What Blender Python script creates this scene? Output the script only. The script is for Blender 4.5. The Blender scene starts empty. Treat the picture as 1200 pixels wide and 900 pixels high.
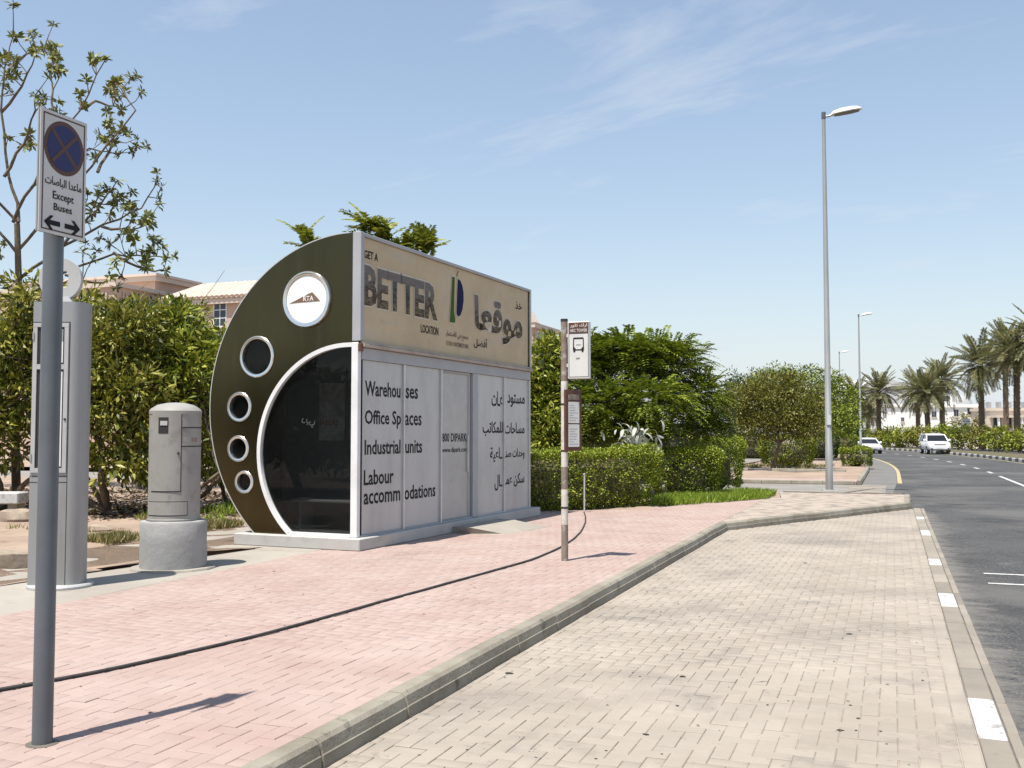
import bpy, math, random
import numpy as np
from mathutils import Vector, Matrix, noise

random.seed(7); rng = np.random.default_rng(7)
S = bpy.context.scene
COL = S.collection
R = math.radians

# ------------------------------------------------------------------ camera, sky, sun, exposure
F, CXP, CYP, CAMH = 1170.0, 600.0, 450.0, 1.52          # focal length in pixels of the 1200x900 photograph
YAW, PIT = math.atan(445 / F), math.atan(58 / F)
cam = bpy.data.cameras.new('camera'); cam.sensor_width = 36; cam.lens = 36 * F / 1200
cam.clip_start = 0.05; cam.clip_end = 6000
camo = bpy.data.objects.new('camera', cam); COL.objects.link(camo)
camo.location = (0, 0, CAMH); camo.rotation_euler = (math.pi / 2 + PIT, 0, YAW)
S.camera = camo

SUN_EL, SUN_AZ = R(70), R(197)                           # azimuth clockwise from +Y (the kerb direction)
tosun = Vector((math.sin(SUN_AZ) * math.cos(SUN_EL), math.cos(SUN_AZ) * math.cos(SUN_EL), math.sin(SUN_EL)))
W = bpy.data.worlds.new('World'); S.world = W; W.use_nodes = True
nt = W.node_tree; nt.nodes.clear()
def nn(t, kind, **kw):
    n = t.nodes.new(kind)
    for k, v in kw.items(): setattr(n, k, v)
    return n
out = nn(nt, 'ShaderNodeOutputWorld'); bg = nn(nt, 'ShaderNodeBackground')
sky = nn(nt, 'ShaderNodeTexSky', sky_type='NISHITA', sun_disc=False, sun_elevation=SUN_EL, sun_rotation=SUN_AZ,
         altitude=0, air_density=1.3, dust_density=0.5, ozone_density=3.0)
bg.inputs['Strength'].default_value = 0.10
# thin cirrus over the whole sky: noise on the plane of the cloud layer
tc = nn(nt, 'ShaderNodeTexCoord'); sep = nn(nt, 'ShaderNodeSeparateXYZ')
rot = nn(nt, 'ShaderNodeMapping'); rot.inputs['Rotation'].default_value = (0, 0, R(12)); nt.links.new(tc.outputs['Generated'], rot.inputs[0])
nt.links.new(rot.outputs[0], sep.inputs[0])
def mth(op, a, b=None, t=nt, clamp=False):
    m = nn(t, 'ShaderNodeMath', operation=op, use_clamp=clamp)
    for i, v in enumerate((a, b)):
        if v is None: continue
        if isinstance(v, (int, float)): m.inputs[i].default_value = v
        else: t.links.new(v, m.inputs[i])
    return m.outputs[0]
zc = mth('ADD', mth('MAXIMUM', sep.outputs[2], 0.0), 0.12)
cb = nn(nt, 'ShaderNodeCombineXYZ')
nt.links.new(mth('DIVIDE', sep.outputs[0], zc), cb.inputs[0]); nt.links.new(mth('DIVIDE', sep.outputs[1], zc), cb.inputs[1])
mp = nn(nt, 'ShaderNodeMapping'); mp.inputs['Rotation'].default_value = (0, 0, R(28)); mp.inputs['Scale'].default_value = (0.75, 2.0, 1)
mp.inputs['Location'].default_value = (6.25, 2.35, 0)
nt.links.new(cb.outputs[0], mp.inputs[0])
n1 = nn(nt, 'ShaderNodeTexNoise'); n1.inputs['Scale'].default_value = 0.85; n1.inputs['Detail'].default_value = 7; n1.inputs['Roughness'].default_value = 0.62
n1.inputs['Distortion'].default_value = 0.6
nt.links.new(mp.outputs[0], n1.inputs['Vector'])
rp = nn(nt, 'ShaderNodeMapRange'); rp.inputs[1].default_value = 0.57; rp.inputs[2].default_value = 0.80; rp.inputs[3].default_value = 0.20; rp.inputs[4].default_value = 0.85
nt.links.new(n1.outputs['Fac'], rp.inputs[0])
mx = nn(nt, 'ShaderNodeMix', data_type='RGBA'); mx.inputs['B'].default_value = (4.75, 5.10, 5.55, 1)
hzf = mth('MULTIPLY', mth('POWER', mth('SUBTRACT', 1.0, mth('MAXIMUM', sep.outputs[2], 0.0)), 8.0), 0.85)
nt.links.new(mth('ADD', rp.outputs[0], hzf, clamp=True), mx.inputs['Factor']); nt.links.new(sky.outputs[0], mx.inputs['A'])
nt.links.new(mx.outputs['Result'], bg.inputs['Color']); nt.links.new(bg.outputs[0], out.inputs['Surface'])

sl = bpy.data.lights.new('sun', 'SUN'); sl.energy = 5.0; sl.angle = R(0.53); sl.color = (1.0, 0.95, 0.87)
so = bpy.data.objects.new('sun', sl); COL.objects.link(so)
so.rotation_euler = (-tosun).to_track_quat('-Z', 'Y').to_euler(); so.location = tosun * 60
S.view_settings.view_transform = 'Standard'; S.view_settings.look = 'None'
S.view_settings.exposure = 0.65; S.view_settings.gamma = 1.0; S.view_settings.use_curve_mapping = False
S.render.engine = 'CYCLES'

# ------------------------------------------------------------------ pixels to places
_fw = Vector((-math.sin(YAW) * math.cos(PIT), math.cos(YAW) * math.cos(PIT), math.sin(PIT)))
_rt = Vector((math.cos(YAW), math.sin(YAW), 0)); _up = _rt.cross(_fw); CAM = Vector((0, 0, CAMH))
def ray(x, y): return _fw + _rt * ((x - CXP) / F) + _up * ((CYP - y) / F)
def ground(x, y, z=0.0):
    d = ray(x, y); return CAM + d * ((z - CAMH) / d.z)
def deep(x, y, d): return CAM + ray(x, y) * d
def foot(x, d, z=0.0):                                    # point at height z, depth d, image column x
    p = deep(x, 508, d); p.z = z; return p
def pix(p):
    v = Vector(p) - CAM; z = v.dot(_fw); return (CXP + F * v.dot(_rt) / z, CYP - F * v.dot(_up) / z, z)
def top_z(y, d): return CAMH + (508 - y) / F * d

# ------------------------------------------------------------------ materials
MATS = {}
def mat(name, col, rough=0.7, col2=None, scale=4.0, detail=5.0, lo=0.35, hi=0.65, bump=0.0, bscale=40.0, metal=0.0,
        spec=0.5, island=0.0, extra=None, coord='pos', coat=0.0, stretch=None):
    """Principled surface; col2 mixed in by noise, island = per-piece value spread, extra = list of stain layers"""
    m = bpy.data.materials.new(name); m.use_nodes = True; t = m.node_tree; t.nodes.clear(); MATS[name] = m
    o = nn(t, 'ShaderNodeOutputMaterial'); b = nn(t, 'ShaderNodeBsdfPrincipled'); t.links.new(b.outputs[0], o.inputs[0])
    b.inputs['Roughness'].default_value = rough; b.inputs['Metallic'].default_value = metal
    b.inputs['Specular IOR Level'].default_value = spec; b.inputs['Coat Weight'].default_value = coat
    if coord == 'pos': src = nn(t, 'ShaderNodeNewGeometry').outputs['Position']
    else: src = nn(t, 'ShaderNodeTexCoord').outputs['Object']
    if stretch:
        mpn = nn(t, 'ShaderNodeMapping'); mpn.inputs['Scale'].default_value = stretch; t.links.new(src, mpn.inputs[0]); src = mpn.outputs[0]
    def noi(sc, det=detail, ro=0.6):
        n = nn(t, 'ShaderNodeTexNoise'); n.inputs['Scale'].default_value = sc; n.inputs['Detail'].default_value = det
        n.inputs['Roughness'].default_value = ro; t.links.new(src, n.inputs['Vector']); return n.outputs['Fac']
    def rng_(v, a, c, k=1.0):
        r_ = nn(t, 'ShaderNodeMapRange'); r_.inputs[1].default_value = a; r_.inputs[2].default_value = c; r_.inputs[4].default_value = k
        t.links.new(v, r_.inputs[0]); return r_.outputs[0]
    c = None
    rgb = nn(t, 'ShaderNodeRGB'); rgb.outputs[0].default_value = (*col, 1); c = rgb.outputs[0]
    def mix(a, colb, fac):
        mm = nn(t, 'ShaderNodeMix', data_type='RGBA'); t.links.new(a, mm.inputs['A']); mm.inputs['B'].default_value = (*colb, 1)
        t.links.new(fac, mm.inputs['Factor']); return mm.outputs['Result']
    if col2: c = mix(c, col2, rng_(noi(scale), lo, hi))
    for (ec, esc, ea, eb, ek) in (extra or []): c = mix(c, ec, rng_(noi(esc, 6), ea, eb, ek))
    if island:
        g = nn(t, 'ShaderNodeNewGeometry'); oi = nn(t, 'ShaderNodeObjectInfo')
        v = mth('FRACT', mth('ADD', g.outputs['Random Per Island'], mth('MULTIPLY', oi.outputs['Random'], 7.31, t), t), None, t)
        v = mth('ADD', mth('MULTIPLY', v, 2 * island, t), 1 - island, t)
        h = nn(t, 'ShaderNodeHueSaturation'); t.links.new(v, h.inputs['Value']); t.links.new(c, h.inputs['Color']); c = h.outputs[0]
    t.links.new(c, b.inputs['Base Color'])
    if bump:
        bn = nn(t, 'ShaderNodeBump'); bn.inputs['Strength'].default_value = bump; bn.inputs['Distance'].default_value = 0.01
        t.links.new(noi(bscale, 6), bn.inputs['Height']); t.links.new(bn.outputs[0], b.inputs['Normal'])
    return m
def leafmat(name, cols, trans=0.12, rough=0.48, spec=0.35):
    m = bpy.data.materials.new(name); m.use_nodes = True; t = m.node_tree; t.nodes.clear(); MATS[name] = m
    o = nn(t, 'ShaderNodeOutputMaterial'); b = nn(t, 'ShaderNodeBsdfPrincipled'); tr = nn(t, 'ShaderNodeBsdfTranslucent'); ms = nn(t, 'ShaderNodeMixShader')
    g = nn(t, 'ShaderNodeNewGeometry'); oi = nn(t, 'ShaderNodeObjectInfo'); cr = nn(t, 'ShaderNodeValToRGB')
    v = mth('FRACT', mth('ADD', g.outputs['Random Per Island'], mth('MULTIPLY', oi.outputs['Random'], 3.7, t), t), None, t)
    t.links.new(v, cr.inputs[0])
    e = cr.color_ramp.elements
    for i, c in enumerate(cols):
        if i < 2: e[i].position = i / (len(cols) - 1) ; e[i].color = (*c, 1)
        else: x = e.new(i / (len(cols) - 1)); x.color = (*c, 1)
    for i, c in enumerate(cols): e[i].position = i / (len(cols) - 1); e[i].color = (*c, 1)
    t.links.new(cr.outputs[0], b.inputs['Base Color']); b.inputs['Roughness'].default_value = rough; b.inputs['Specular IOR Level'].default_value = spec
    hs = nn(t, 'ShaderNodeHueSaturation'); hs.inputs['Value'].default_value = 1.5; t.links.new(cr.outputs[0], hs.inputs['Color']); t.links.new(hs.outputs[0], tr.inputs[0])
    ms.inputs[0].default_value = trans; t.links.new(b.outputs[0], ms.inputs[1]); t.links.new(tr.outputs[0], ms.inputs[2]); t.links.new(ms.outputs[0], o.inputs[0])
    return m
def glassmat(name, tint, mixv=0.5, rough=0.02):
    """tinted pane: part clear tinted view through, part dark reflective"""
    m = bpy.data.materials.new(name); m.use_nodes = True; t = m.node_tree; t.nodes.clear(); MATS[name] = m
    o = nn(t, 'ShaderNodeOutputMaterial'); tr = nn(t, 'ShaderNodeBsdfTransparent'); gl = nn(t, 'ShaderNodeBsdfPrincipled'); ms = nn(t, 'ShaderNodeMixShader')
    tr.inputs[0].default_value = (*tint, 1); gl.inputs['Base Color'].default_value = (0.012, 0.013, 0.013, 1); gl.inputs['Roughness'].default_value = rough
    ms.inputs[0].default_value = mixv
    t.links.new(tr.outputs[0], ms.inputs[1]); t.links.new(gl.outputs[0], ms.inputs[2]); t.links.new(ms.outputs[0], o.inputs[0])
    return m

mat('pink_paver', (0.310, 0.218, 0.187), 0.85, (0.345, 0.265, 0.232), 1.3, island=0.045, bump=0.3, bscale=120,
    extra=[((0.36, 0.29, 0.25), 0.5, 0.48, 0.68, 0.5), ((0.18, 0.135, 0.115), 9, 0.64, 0.76, 0.5), ((0.20, 0.15, 0.128), 0.75, 0.56, 0.72, 0.45), ((0.13, 0.10, 0.085), 2.6, 0.66, 0.76, 0.4)])
mat('bay_paver', (0.268, 0.232, 0.188), 0.85, (0.318, 0.278, 0.230), 0.9, island=0.05, bump=0.3, bscale=120,
    extra=[((0.180, 0.158, 0.134), 0.42, 0.50, 0.66, 0.7), ((0.085, 0.078, 0.07), 1.3, 0.58, 0.72, 0.5), ((0.12, 0.105, 0.09), 11, 0.61, 0.74, 0.55), ((0.33, 0.29, 0.245), 2.1, 0.55, 0.7, 0.5), ((0.06, 0.055, 0.05), 5.5, 0.68, 0.74, 0.6)])
mat('joint_sand', (0.34, 0.285, 0.235), 0.95, (0.20, 0.17, 0.14), 3, lo=0.45, hi=0.62, bump=0.3, bscale=200)
mat('dark_joint', (0.075, 0.065, 0.055), 0.95, (0.14, 0.12, 0.10), 6)
mat('kerb_concrete', (0.255, 0.232, 0.185), 0.85, (0.175, 0.152, 0.115), 2.2, bump=0.6, bscale=35, island=0.08,
    extra=[((0.05, 0.043, 0.034), 5, 0.60, 0.70, 0.75), ((0.31, 0.285, 0.235), 1.3, 0.5, 0.7, 0.6), ((0.10, 0.085, 0.065), 16, 0.62, 0.7, 0.5)])
mat('flush_kerb', (0.245, 0.215, 0.172), 0.85, (0.20, 0.175, 0.142), 2.5, bump=0.3, bscale=60, island=0.16, extra=[((0.12, 0.105, 0.09), 7, 0.62, 0.74, 0.5)])
mat('white_paint', (0.50, 0.495, 0.48), 0.6, (0.36, 0.35, 0.33), 5, lo=0.42, hi=0.7, bump=0.15, extra=[((0.20, 0.18, 0.155), 12, 0.56, 0.66, 0.75), ((0.25, 0.22, 0.185), 3, 0.6, 0.7, 0.6)])
mat('black_paint', (0.035, 0.035, 0.035), 0.6, (0.09, 0.085, 0.08), 6)
mat('yellow_paint', (0.42, 0.33, 0.13), 0.6, (0.36, 0.30, 0.19), 3)
mat('asphalt', (0.036, 0.035, 0.034), 0.85, (0.058, 0.057, 0.055), 0.35, bump=1.0, bscale=70,
    extra=[((0.16, 0.155, 0.145), 42, 0.53, 0.64, 0.7), ((0.010, 0.010, 0.010), 28, 0.54, 0.64, 0.7), ((0.115, 0.108, 0.10), 0.25, 0.48, 0.62, 0.65), ((0.018, 0.018, 0.018), 0.55, 0.55, 0.66, 0.65), ((0.14, 0.13, 0.118), 2.5, 0.6, 0.72, 0.5)])
mat('concrete_slab', (0.32, 0.292, 0.25), 0.85, (0.26, 0.235, 0.20), 0.8, bump=0.3, bscale=50, extra=[((0.19, 0.17, 0.14), 3.1, 0.56, 0.7, 0.5)])
mat('sand', (0.33, 0.245, 0.185), 0.95, (0.24, 0.175, 0.125), 0.6, bump=0.8, bscale=14, extra=[((0.12, 0.09, 0.06), 2.3, 0.55, 0.68, 0.6)])
mat('median_soil', (0.12, 0.09, 0.055), 0.95, (0.07, 0.075, 0.025), 1.5, bump=0.8, bscale=14)
mat('pale_sand', (0.32, 0.265, 0.205), 0.95, (0.27, 0.225, 0.17), 0.1, bump=0.3, bscale=10)
mat('path_concrete', (0.24, 0.22, 0.195), 0.85, (0.18, 0.165, 0.145), 0.7, bump=0.2)
mat('shoulder', (0.16, 0.152, 0.14), 0.85, (0.12, 0.115, 0.105), 0.7, bump=0.3)
mat('stone', (0.36, 0.29, 0.22), 0.9, (0.22, 0.175, 0.13), 4, bump=0.8, bscale=12)
mat('galvanised', (0.40, 0.395, 0.375), 0.42, (0.31, 0.305, 0.285), 3, metal=0.45, coord='obj', stretch=(1, 1, 0.2), bump=0.05)
mat('post_grey', (0.115, 0.128, 0.142), 0.42, (0.088, 0.098, 0.108), 2.5, spec=0.45, bump=0.05, bscale=60)
mat('kiosk_grey', (0.31, 0.313, 0.313), 0.42, (0.265, 0.265, 0.262), 1.6, metal=0.3, coord='obj', stretch=(1, 1, 0.15),
    extra=[((0.20, 0.185, 0.17), 3.5, 0.55, 0.72, 0.5), ((0.38, 0.38, 0.375), 9, 0.6, 0.75, 0.4)])
mat('kiosk_light', (0.42, 0.42, 0.412), 0.5, (0.36, 0.36, 0.352), 2)
mat('dark_gap', (0.02, 0.02, 0.02), 0.7)
mat('paper', (0.70, 0.69, 0.65), 0.6, (0.60, 0.585, 0.55), 2.5)
mat('meter_grey', (0.29, 0.28, 0.258), 0.6, (0.245, 0.235, 0.215), 3, extra=[((0.15, 0.135, 0.115), 5, 0.57, 0.72, 0.6), ((0.11, 0.085, 0.065), 17, 0.67, 0.74, 0.6)], bump=0.08)
mat('painted_concrete', (0.31, 0.308, 0.298), 0.75, (0.265, 0.262, 0.25), 3, bump=0.7, bscale=11, extra=[((0.20, 0.19, 0.175), 6, 0.62, 0.72, 0.6)])
mat('shelter_grey', (0.46, 0.46, 0.45), 0.55, (0.42, 0.415, 0.40), 2, extra=[((0.33, 0.30, 0.26), 4, 0.62, 0.75, 0.5)])
mat('plinth_grey', (0.44, 0.43, 0.405), 0.7, (0.38, 0.365, 0.34), 2, bump=0.15, extra=[((0.28, 0.25, 0.22), 4, 0.6, 0.74, 0.6)])
mat('beam_grey', (0.36, 0.37, 0.385), 0.5, (0.32, 0.325, 0.335), 2)
mat('frame_white', (0.74, 0.74, 0.73), 0.35, (0.64, 0.64, 0.63), 3)
mat('frame_silver', (0.60, 0.60, 0.59), 0.35, (0.52, 0.52, 0.51), 3, metal=0.5)
mat('vinyl', (0.455, 0.455, 0.445), 0.24, (0.41, 0.41, 0.40), 1.5, spec=0.5,
    extra=[((0.35, 0.345, 0.33), 2.2, 0.5, 0.7, 0.55), ((0.50, 0.495, 0.475), 0.9, 0.52, 0.7, 0.5), ((0.30, 0.285, 0.26), 13, 0.63, 0.75, 0.4)], coord='obj', stretch=(1.6, 1, 0.6))
mat('door_vinyl', (0.40, 0.395, 0.38), 0.22, (0.345, 0.34, 0.33), 1.1, extra=[((0.46, 0.45, 0.42), 1.7, 0.5, 0.7, 0.6), ((0.28, 0.27, 0.25), 5, 0.6, 0.74, 0.5)])
mat('canvas', (0.53, 0.420, 0.265), 0.6, (0.46, 0.362, 0.228), 1.2, spec=0.3, extra=[((0.53, 0.455, 0.34), 0.8, 0.5, 0.7, 0.6), ((0.29, 0.235, 0.165), 2.2, 0.58, 0.74, 0.5)])
mat('ledge_beige', (0.43, 0.36, 0.30), 0.6, (0.32, 0.26, 0.21), 3)
mat('bronze', (0.092, 0.075, 0.038), 0.2, (0.072, 0.058, 0.029), 0.9, metal=0.96, coord='obj', stretch=(1, 2.0, 0.3), lo=0.3, hi=0.7,
    extra=[((0.13, 0.11, 0.075), 3.0, 0.56, 0.78, 0.4)])
mat('silver', (0.72, 0.72, 0.70), 0.22, metal=0.9)
mat('badge_white', (0.80, 0.79, 0.76), 0.35)
mat('black_ink', (0.018, 0.018, 0.018), 0.75, spec=0.2)
mat('brown_ink', (0.17, 0.10, 0.06), 0.5)
mat('sign_white', (0.60, 0.585, 0.56), 0.35, (0.54, 0.52, 0.49), 5)
mat('sign_bright', (0.60, 0.59, 0.565), 0.4, (0.55, 0.54, 0.51), 6)
mat('sign_blue', (0.008, 0.010, 0.085), 0.4)
mat('sign_brown', (0.105, 0.040, 0.022), 0.5, (0.08, 0.032, 0.018), 8)
mat('sign_red', (0.09, 0.03, 0.017), 0.4)
mat('pole_brown', (0.25, 0.20, 0.165), 0.75, (0.165, 0.12, 0.095), 9, bump=0.3, bscale=50, coord='obj', extra=[((0.42, 0.40, 0.37), 13, 0.54, 0.64, 0.7)])
mat('pole_white', (0.62, 0.59, 0.54), 0.7, (0.48, 0.43, 0.37), 8, bump=0.3, bscale=50, coord='obj', extra=[((0.22, 0.16, 0.12), 11, 0.64, 0.7, 0.8)])
mat('logo_green', (0.05, 0.105, 0.010), 0.75, spec=0.2)
mat('logo_blue', (0.010, 0.010, 0.05), 0.75, spec=0.2)
mat('logo_gold', (0.27, 0.22, 0.09), 0.75, spec=0.2)
mat('outline_cream', (0.55, 0.49, 0.40), 0.7)
mat('rubber', (0.022, 0.022, 0.022), 0.7, (0.045, 0.042, 0.04), 12)
mat('pipe', (0.46, 0.46, 0.44), 0.5)
mat('bark', (0.17, 0.125, 0.085), 0.9, (0.095, 0.07, 0.048), 8, bump=0.8, bscale=25)
mat('twig', (0.12, 0.095, 0.06), 0.9, (0.07, 0.06, 0.035), 6)
mat('palm_bark', (0.20, 0.145, 0.10), 0.9, (0.115, 0.085, 0.06), 5, bump=0.8, bscale=12, island=0.2)
mat('villa_pink', (0.50, 0.36, 0.28), 0.85, (0.46, 0.33, 0.255), 0.5)
mat('villa_trim', (0.55, 0.46, 0.39), 0.85)
mat('roof_tile', (0.60, 0.50, 0.42), 0.85, (0.52, 0.40, 0.32), 2.0, island=0.12)
mat('villa_white', (0.84, 0.83, 0.80), 0.85, (0.78, 0.765, 0.73), 0.3)
mat('villa_cream', (0.58, 0.50, 0.42), 0.85, (0.52, 0.45, 0.375), 0.3)
mat('villa_grey', (0.34, 0.34, 0.345), 0.8, (0.29, 0.29, 0.295), 0.3)
mat('hazed_hangar', (0.50, 0.50, 0.51), 0.8, (0.46, 0.46, 0.475), 0.1)  # pale tone stands in for haze in front of the distant hangar
mat('window_dark', (0.03, 0.04, 0.055), 0.12)
mat('car_white', (0.78, 0.78, 0.78), 0.25, coat=0.6)
mat('car_glass', (0.012, 0.014, 0.016), 0.06)
mat('car_trim', (0.03, 0.03, 0.03), 0.5)
mat('car_lamp', (0.45, 0.46, 0.48), 0.12, metal=0.4)
mat('rim', (0.45, 0.45, 0.46), 0.3, metal=0.8)
mat('bench_metal', (0.5, 0.5, 0.5), 0.35, metal=0.5)
mat('interior', (0.16, 0.16, 0.155), 0.7)
mat('poster', (0.55, 0.54, 0.50), 0.6, (0.30, 0.29, 0.28), 6)
mat('lamp_housing', (0.62, 0.61, 0.58), 0.4)
mat('lamp_lens', (0.10, 0.085, 0.06), 0.3)
mat('debris', (0.03, 0.026, 0.02), 0.9)
glassmat('tinted_glass', (0.78, 0.80, 0.80), 0.28)
leafmat('leaf_sparse', [(0.070, 0.085, 0.016), (0.150, 0.165, 0.030), (0.260, 0.255, 0.075)])
leafmat('leaf_olive', [(0.050, 0.068, 0.008), (0.140, 0.158, 0.018), (0.270, 0.262, 0.040), (0.340, 0.310, 0.075)])
leafmat('leaf_lime', [(0.052, 0.078, 0.007), (0.145, 0.185, 0.014), (0.270, 0.295, 0.030), (0.340, 0.330, 0.055)])
leafmat('leaf_green', [(0.034, 0.058, 0.006), (0.100, 0.148, 0.010), (0.190, 0.235, 0.018), (0.280, 0.300, 0.036)])
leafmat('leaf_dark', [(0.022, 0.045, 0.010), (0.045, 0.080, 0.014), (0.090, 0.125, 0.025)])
leafmat('leaf_hedge', [(0.080, 0.120, 0.008), (0.190, 0.240, 0.016), (0.330, 0.360, 0.038)])
leafmat('leaf_autumn', [(0.095, 0.095, 0.016), (0.175, 0.165, 0.028), (0.260, 0.210, 0.050)])
leafmat('leaf_drab', [(0.050, 0.056, 0.008), (0.115, 0.118, 0.016), (0.210, 0.190, 0.032)])
leafmat('leaf_silver', [(0.24, 0.26, 0.20), (0.34, 0.35, 0.30), (0.42, 0.42, 0.37)], trans=0.15)
leafmat('leaf_palm', [(0.075, 0.088, 0.032), (0.150, 0.155, 0.062), (0.260, 0.235, 0.115)], trans=0.2)
leafmat('leaf_drypalm', [(0.20, 0.16, 0.085), (0.28, 0.23, 0.13)], trans=0.2)
leafmat('grass_green', [(0.110, 0.180, 0.012), (0.190, 0.275, 0.022), (0.310, 0.370, 0.055)])
leafmat('dry_grass', [(0.12, 0.12, 0.03), (0.22, 0.20, 0.07), (0.30, 0.24, 0.12)])

def asphalt_dust():
    """pale dust swept against the flush kerb: ragged with noise, thinning out into the lane"""
    t = MATS['asphalt'].node_tree; b = next(n for n in t.nodes if n.type == 'BSDF_PRINCIPLED'); old = b.inputs['Base Color'].links[0].from_socket
    g = nn(t, 'ShaderNodeNewGeometry'); sp = nn(t, 'ShaderNodeSeparateXYZ'); t.links.new(g.outputs['Position'], sp.inputs[0])
    mpn = nn(t, 'ShaderNodeMapping'); mpn.inputs['Scale'].default_value = (1.0, 2.2, 1); t.links.new(g.outputs['Position'], mpn.inputs[0])
    n_ = nn(t, 'ShaderNodeTexNoise'); n_.inputs['Scale'].default_value = 2.2; n_.inputs['Detail'].default_value = 8; n_.inputs['Roughness'].default_value = 0.7; t.links.new(mpn.outputs[0], n_.inputs['Vector'])
    r1 = nn(t, 'ShaderNodeMapRange'); r1.inputs[1].default_value = 0.56; r1.inputs[2].default_value = 1.25; r1.inputs[3].default_value = 0.22; r1.inputs[4].default_value = -0.30; t.links.new(sp.outputs[0], r1.inputs[0])
    f = nn(t, 'ShaderNodeMapRange'); f.inputs[1].default_value = 0.5; f.inputs[2].default_value = 0.72; f.inputs[4].default_value = 0.85
    r2 = nn(t, 'ShaderNodeMapRange'); r2.inputs[1].default_value = 22; r2.inputs[2].default_value = 27; r2.inputs[3].default_value = 0; r2.inputs[4].default_value = -0.6; t.links.new(sp.outputs[1], r2.inputs[0])
    t.links.new(mth('ADD', mth('ADD', n_.outputs['Fac'], r1.outputs[0], t), r2.outputs[0], t), f.inputs[0])
    mm = nn(t, 'ShaderNodeMix', data_type='RGBA'); mm.inputs['B'].default_value = (0.150, 0.138, 0.120, 1); t.links.new(old, mm.inputs['A']); t.links.new(f.outputs[0], mm.inputs['Factor'])
    t.links.new(mm.outputs['Result'], b.inputs['Base Color'])
asphalt_dust()

# letters of the big banner words: a photograph printed inside the letters, slate at the top, brown townscape below
def print_mat(name, z0, z1):
    m = bpy.data.materials.new(name); m.use_nodes = True; t = m.node_tree; b = t.nodes['Principled BSDF']; MATS[name] = m
    tcn = nn(t, 'ShaderNodeTexCoord'); sp = nn(t, 'ShaderNodeSeparateXYZ'); t.links.new(tcn.outputs['Object'], sp.inputs[0])
    nz = nn(t, 'ShaderNodeTexNoise'); nz.inputs['Scale'].default_value = 9; nz.inputs['Detail'].default_value = 4
    mpp = nn(t, 'ShaderNodeMapping'); mpp.inputs['Scale'].default_value = (1, 1, 2.2); t.links.new(tcn.outputs['Object'], mpp.inputs[0]); t.links.new(mpp.outputs[0], nz.inputs['Vector'])
    mr = nn(t, 'ShaderNodeMapRange'); mr.inputs[1].default_value = z0; mr.inputs[2].default_value = z1; t.links.new(sp.outputs[2], mr.inputs[0])
    v = mth('ADD', mr.outputs[0], mth('MULTIPLY', mth('SUBTRACT', nz.outputs['Fac'], 0.5, t), 1.1, t), t)
    cr = nn(t, 'ShaderNodeValToRGB'); t.links.new(v, cr.inputs[0]); e = cr.color_ramp.elements
    e[0].position = 0.05; e[0].color = (0.028, 0.020, 0.012, 1); e[1].position = 0.95; e[1].color = (0.165, 0.150, 0.140, 1)
    for p_, c_ in ((0.25, (0.075, 0.052, 0.03)), (0.33, (0.20, 0.16, 0.10)), (0.42, (0.06, 0.045, 0.03)), (0.55, (0.09, 0.066, 0.047)), (0.62, (0.135, 0.115, 0.098))):
        x = e.new(p_); x.color = (*c_, 1)
    t.links.new(cr.outputs[0], b.inputs['Base Color']); b.inputs['Roughness'].default_value = 0.75; b.inputs['Specular IOR Level'].default_value = 0.2
print_mat('printed_photo', 3.02, 3.80)

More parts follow.
